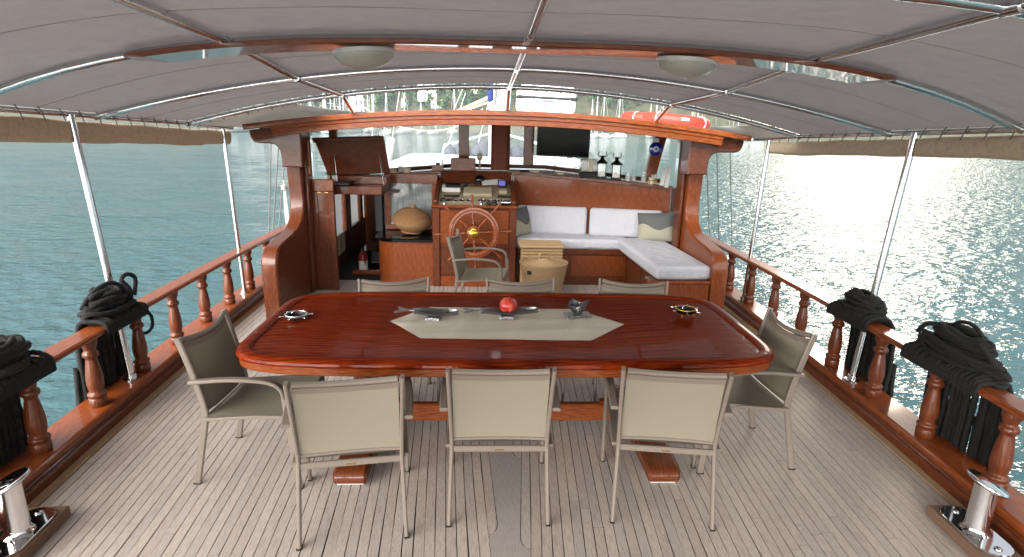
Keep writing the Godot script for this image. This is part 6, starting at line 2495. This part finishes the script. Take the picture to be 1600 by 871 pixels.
# ---------------------------------------------------------------- mast, roof gear and foreship
func make_foreship() -> void:
	var g := Geo.new()
	var mt := thing("main_mast", "thick white mast rising through the wheelhouse roof with blue sail cover", "mast")
	g.tube([Vector3(0.06, 2.08, -8.3), Vector3(0.06, 7.5, -8.3)], 0.095, 20)
	part("spar", g, M.raft_white, mt)
	g = Geo.new()
	g.rbox(Vector3(-0.085, 2.75, -8.30), Vector3(0.08, 0.90, 0.2), 0.035, 3)
	part("sail_cover", g, M.sail_blue, mt)
	g = Geo.new()
	g.tube([Vector3(0.03, 2.72, -8.15), Vector3(-0.03, 2.25, -8.12)], 0.018, 8)
	part("tackle", g, M.rope_grey, mt)
	g = Geo.new()
	g.tube([Vector3(-0.09, 2.36, -8.36), Vector3(-0.72, 2.10, -8.95)], 0.028, 10)
	g.tube([Vector3(-0.09, 2.30, -8.36), Vector3(-0.80, 2.06, -8.95)], 0.016, 10)
	part("gaff", g, M.tan_case, mt)
	g = Geo.new()
	g.tube([Vector3(-0.14, 3.2, -8.4), Vector3(-0.62, 2.16, -8.9)], 0.008, 6)
	part("line", g, M.rope_white, mt)
	# life raft canister
	var rf := thing("life_raft", "white life raft canister with black strap and blue label on the wheelhouse roof", "life raft", Vector3(0.60, 2.125, -7.75), -0.02)
	rf.rotation.z = -0.03
	g = Geo.new()
	g.rbox(Vector3(0, 0.185, 0), Vector3(0.73, 0.36, 0.50), 0.10, 4)
	var cn := part("canister", g, M.raft_white, rf)
	g = Geo.new()
	g.rbox(Vector3(0, 0.205, 0), Vector3(0.745, 0.042, 0.515), 0.02, 4)
	part("strap", g, M.black_matt, rf)
	for x in [-0.17, 0.17]:
		g = Geo.new()
		g.rbox(Vector3(x, 0.184, 0), Vector3(0.013, 0.366, 0.507), 0.006, 4)
		part("lashing", g, M.rope_grey, rf)
	g = Geo.new()
	g.box(Vector3(0.01, 0.115, 0.252), Vector3(0.155, 0.125, 0.003))
	part("label_plate", g, M.raft_white, cn)
	for q in [[0.0, 0.168, 0.150, 0.022], [0.0, 0.103, 0.150, 0.016]]:
		g = Geo.new()
		g.box(Vector3(0.01 + q[0], q[1], 0.2545), Vector3(q[2], q[3], 0.002))
		part("label_band", g, M.label_blue, cn)
	for k in 4:
		g = Geo.new()
		g.box(Vector3(-0.045 + 0.036 * k, 0.136, 0.2545), Vector3(0.006, 0.034, 0.002))
		g.box(Vector3(-0.030 + 0.036 * k, 0.128 + 0.008 * (k % 2), 0.2545), Vector3(0.014, 0.006, 0.002))
		part("label_mark", g, M.label_blue, cn)
	for k in 3:
		g = Geo.new()
		g.box(Vector3(-0.04 + 0.048 * k, 0.074, 0.2545), Vector3(0.010, 0.026, 0.002))
		part("label_mark", g, M.label_blue, cn)
	for q in [[2.10, -7.15, 0.33, "orange lifebuoy lying on the roof edge, the nearer of two to the sofa"], [1.98, -7.72, 0.33, "orange lifebuoy lying on the roof, half hidden behind the other one"]]:
		var lb := thing("lifebuoy", q[3], "lifebuoy", Vector3(q[0], roof_y(q[0]) + 0.055, q[1]), 0.0, "orange lifebuoys on the roof")
		lb.rotation.z = -0.10
		g = Geo.new()
		var ring := []
		for k in 40:
			ring.append(Vector3(cos(TAU * k / 40) * q[2], 0, sin(TAU * k / 40) * q[2]))
		g.tube(ring, 0.068, 16, true)
		part("ring", g, M.buoy_orange, lb)
		for k in 4:
			var a := TAU * k / 4.0 + 0.9
			g = Geo.new()
			var loop := []
			var c: Vector3 = Vector3(cos(a), 0, sin(a)) * q[2]
			for e in 16:
				loop.append(c + (Vector3(cos(a), 0, sin(a)) * cos(TAU * e / 16) + Vector3.UP * sin(TAU * e / 16)) * 0.072)
			g.tube(loop, 0.009, 6, true)
			part("grab_band", g, M.rope_white, lb)
		g = Geo.new()
		g.box(Vector3(-0.02, 0.02, q[2] + 0.066), Vector3(0.09, 0.03, 0.004), 0.001)
		part("reflector", g, M.raft_white, lb)
	# coachroof and pulpit ahead of the windscreen
	var cr := thing("coachroof", "low white coachroof ahead of the windscreen", "coachroof")
	g = Geo.new()
	g.rbox(Vector3(0.0, 0.70, -11.4), Vector3(3.6, 1.36, 3.4), 0.12, 4)
	part("trunk", g, M.paint_white, cr)
	g = Geo.new()
	g.rbox(Vector3(-1.0, 1.395, -11.4), Vector3(0.7, 0.06, 0.7), 0.02, 2)
	part("hatch", g, M.paint_white, cr)
	var pp := thing("pulpit_rail", "white tubular pulpit rail round the bow", "rail")
	g = Geo.new()
	g.tube(smooth_path([Vector3(-1.02, 1.30, -12.4), Vector3(-0.98, 1.56, -12.5), Vector3(-0.85, 1.60, -12.6), Vector3(-0.1, 1.78, -14.2), Vector3(0.1, 1.79, -14.4), Vector3(0.35, 1.78, -14.2), Vector3(1.1, 1.60, -12.6), Vector3(1.25, 1.56, -12.5), Vector3(1.28, 1.30, -12.4)], 6), 0.028, 8)
	part("hoop", g, M.raft_white, pp)
	for x in [-0.6, 0.8]:
		g = Geo.new()
		g.tube([Vector3(x, 1.2, -13.1), Vector3(x, 1.655, -13.15)], 0.02, 8)
		part("stanchion", g, M.raft_white, pp)
	for q in [[-0.86, 0.14, 0.20], [-0.60, 0.17, 0.28], [-0.30, 0.15, 0.24], [-0.05, 0.18, 0.2], [0.26, 0.16, 0.24], [0.50, 0.15, 0.22], [-0.18, 0.17, 0.34]]:
		var sk := thing("grey_sack", "dark grey stuffed sack standing on the coachroof ahead of the windscreen", "sack", Vector3(q[0], 1.375, -12.1 - q[1]), 0.0, "grey sacks on the coachroof")
		g = Geo.new()
		g.lathe([Vector2(0, 0.0), Vector2(q[1] * 0.8, 0.0), Vector2(q[1], 0.04), Vector2(q[1] * 0.97, q[2] * 0.5), Vector2(q[1] * 0.7, q[2] * 0.85), Vector2(q[1] * 0.25, q[2]), Vector2(0, q[2] + 0.01)], 16)
		part("bag", g, M.sack_grey, sk)
		g = Geo.new()
		g.xf = Transform3D(Basis.IDENTITY, Vector3(0, q[2], 0))
		g.lathe([Vector2(0.03, 0.0), Vector2(0.022, 0.012), Vector2(0.03, 0.03), Vector2(0, 0.035)], 10)
		part("neck", g, M.sack_grey, sk)
	# foremast rigging seen through the windscreen
	var rg := thing("fore_rigging", "pale lines and blocks of the fore rigging beyond the windscreen", "rigging")
	g = Geo.new()
	g.tube([Vector3(-0.02, 1.38, -11.6), Vector3(-0.02, 6.0, -11.6)], 0.07, 12)
	part("foremast", g, M.raft_white, rg)
	g = Geo.new()
	g.tube(smooth_path([Vector3(-2.6, 2.35, -12.0), Vector3(-2.0, 1.98, -12.0), Vector3(-1.3, 1.86, -12.0), Vector3(-0.7, 1.96, -12.0), Vector3(-0.2, 2.3, -12.0)], 6), 0.012, 6)
	part("slack_line", g, M.rope_white, rg)
	for q in [[-1.0, 1.3, -0.55, 2.6], [-0.35, 1.4, -0.1, 2.4], [-2.25, 0.9, -2.1, 2.6], [-2.15, 0.9, -1.85, 2.6], [-2.45, 0.9, -2.35, 2.6], [1.5, 1.0, 1.6, 2.6], [1.62, 1.0, 1.6, 2.6]]:
		g = Geo.new()
		g.tube([Vector3(q[0], q[1], -12.2), Vector3(q[2], q[3], -12.3)], 0.010, 6)
		part("line", g, M.rope_white, rg)
	for q in [[-2.05, 1.45, M.rope_white], [1.55, 1.65, M.rope_grey]]:
		g = Geo.new()
		g.rbox(Vector3(q[0], q[1], -12.1), Vector3(0.16, 0.55, 0.12), 0.06, 2, 0.0, Basis(Vector3(0, 0, 1), -0.22 if q[0] < 0 else 0.0))
		part("coil", g, q[2], rg)
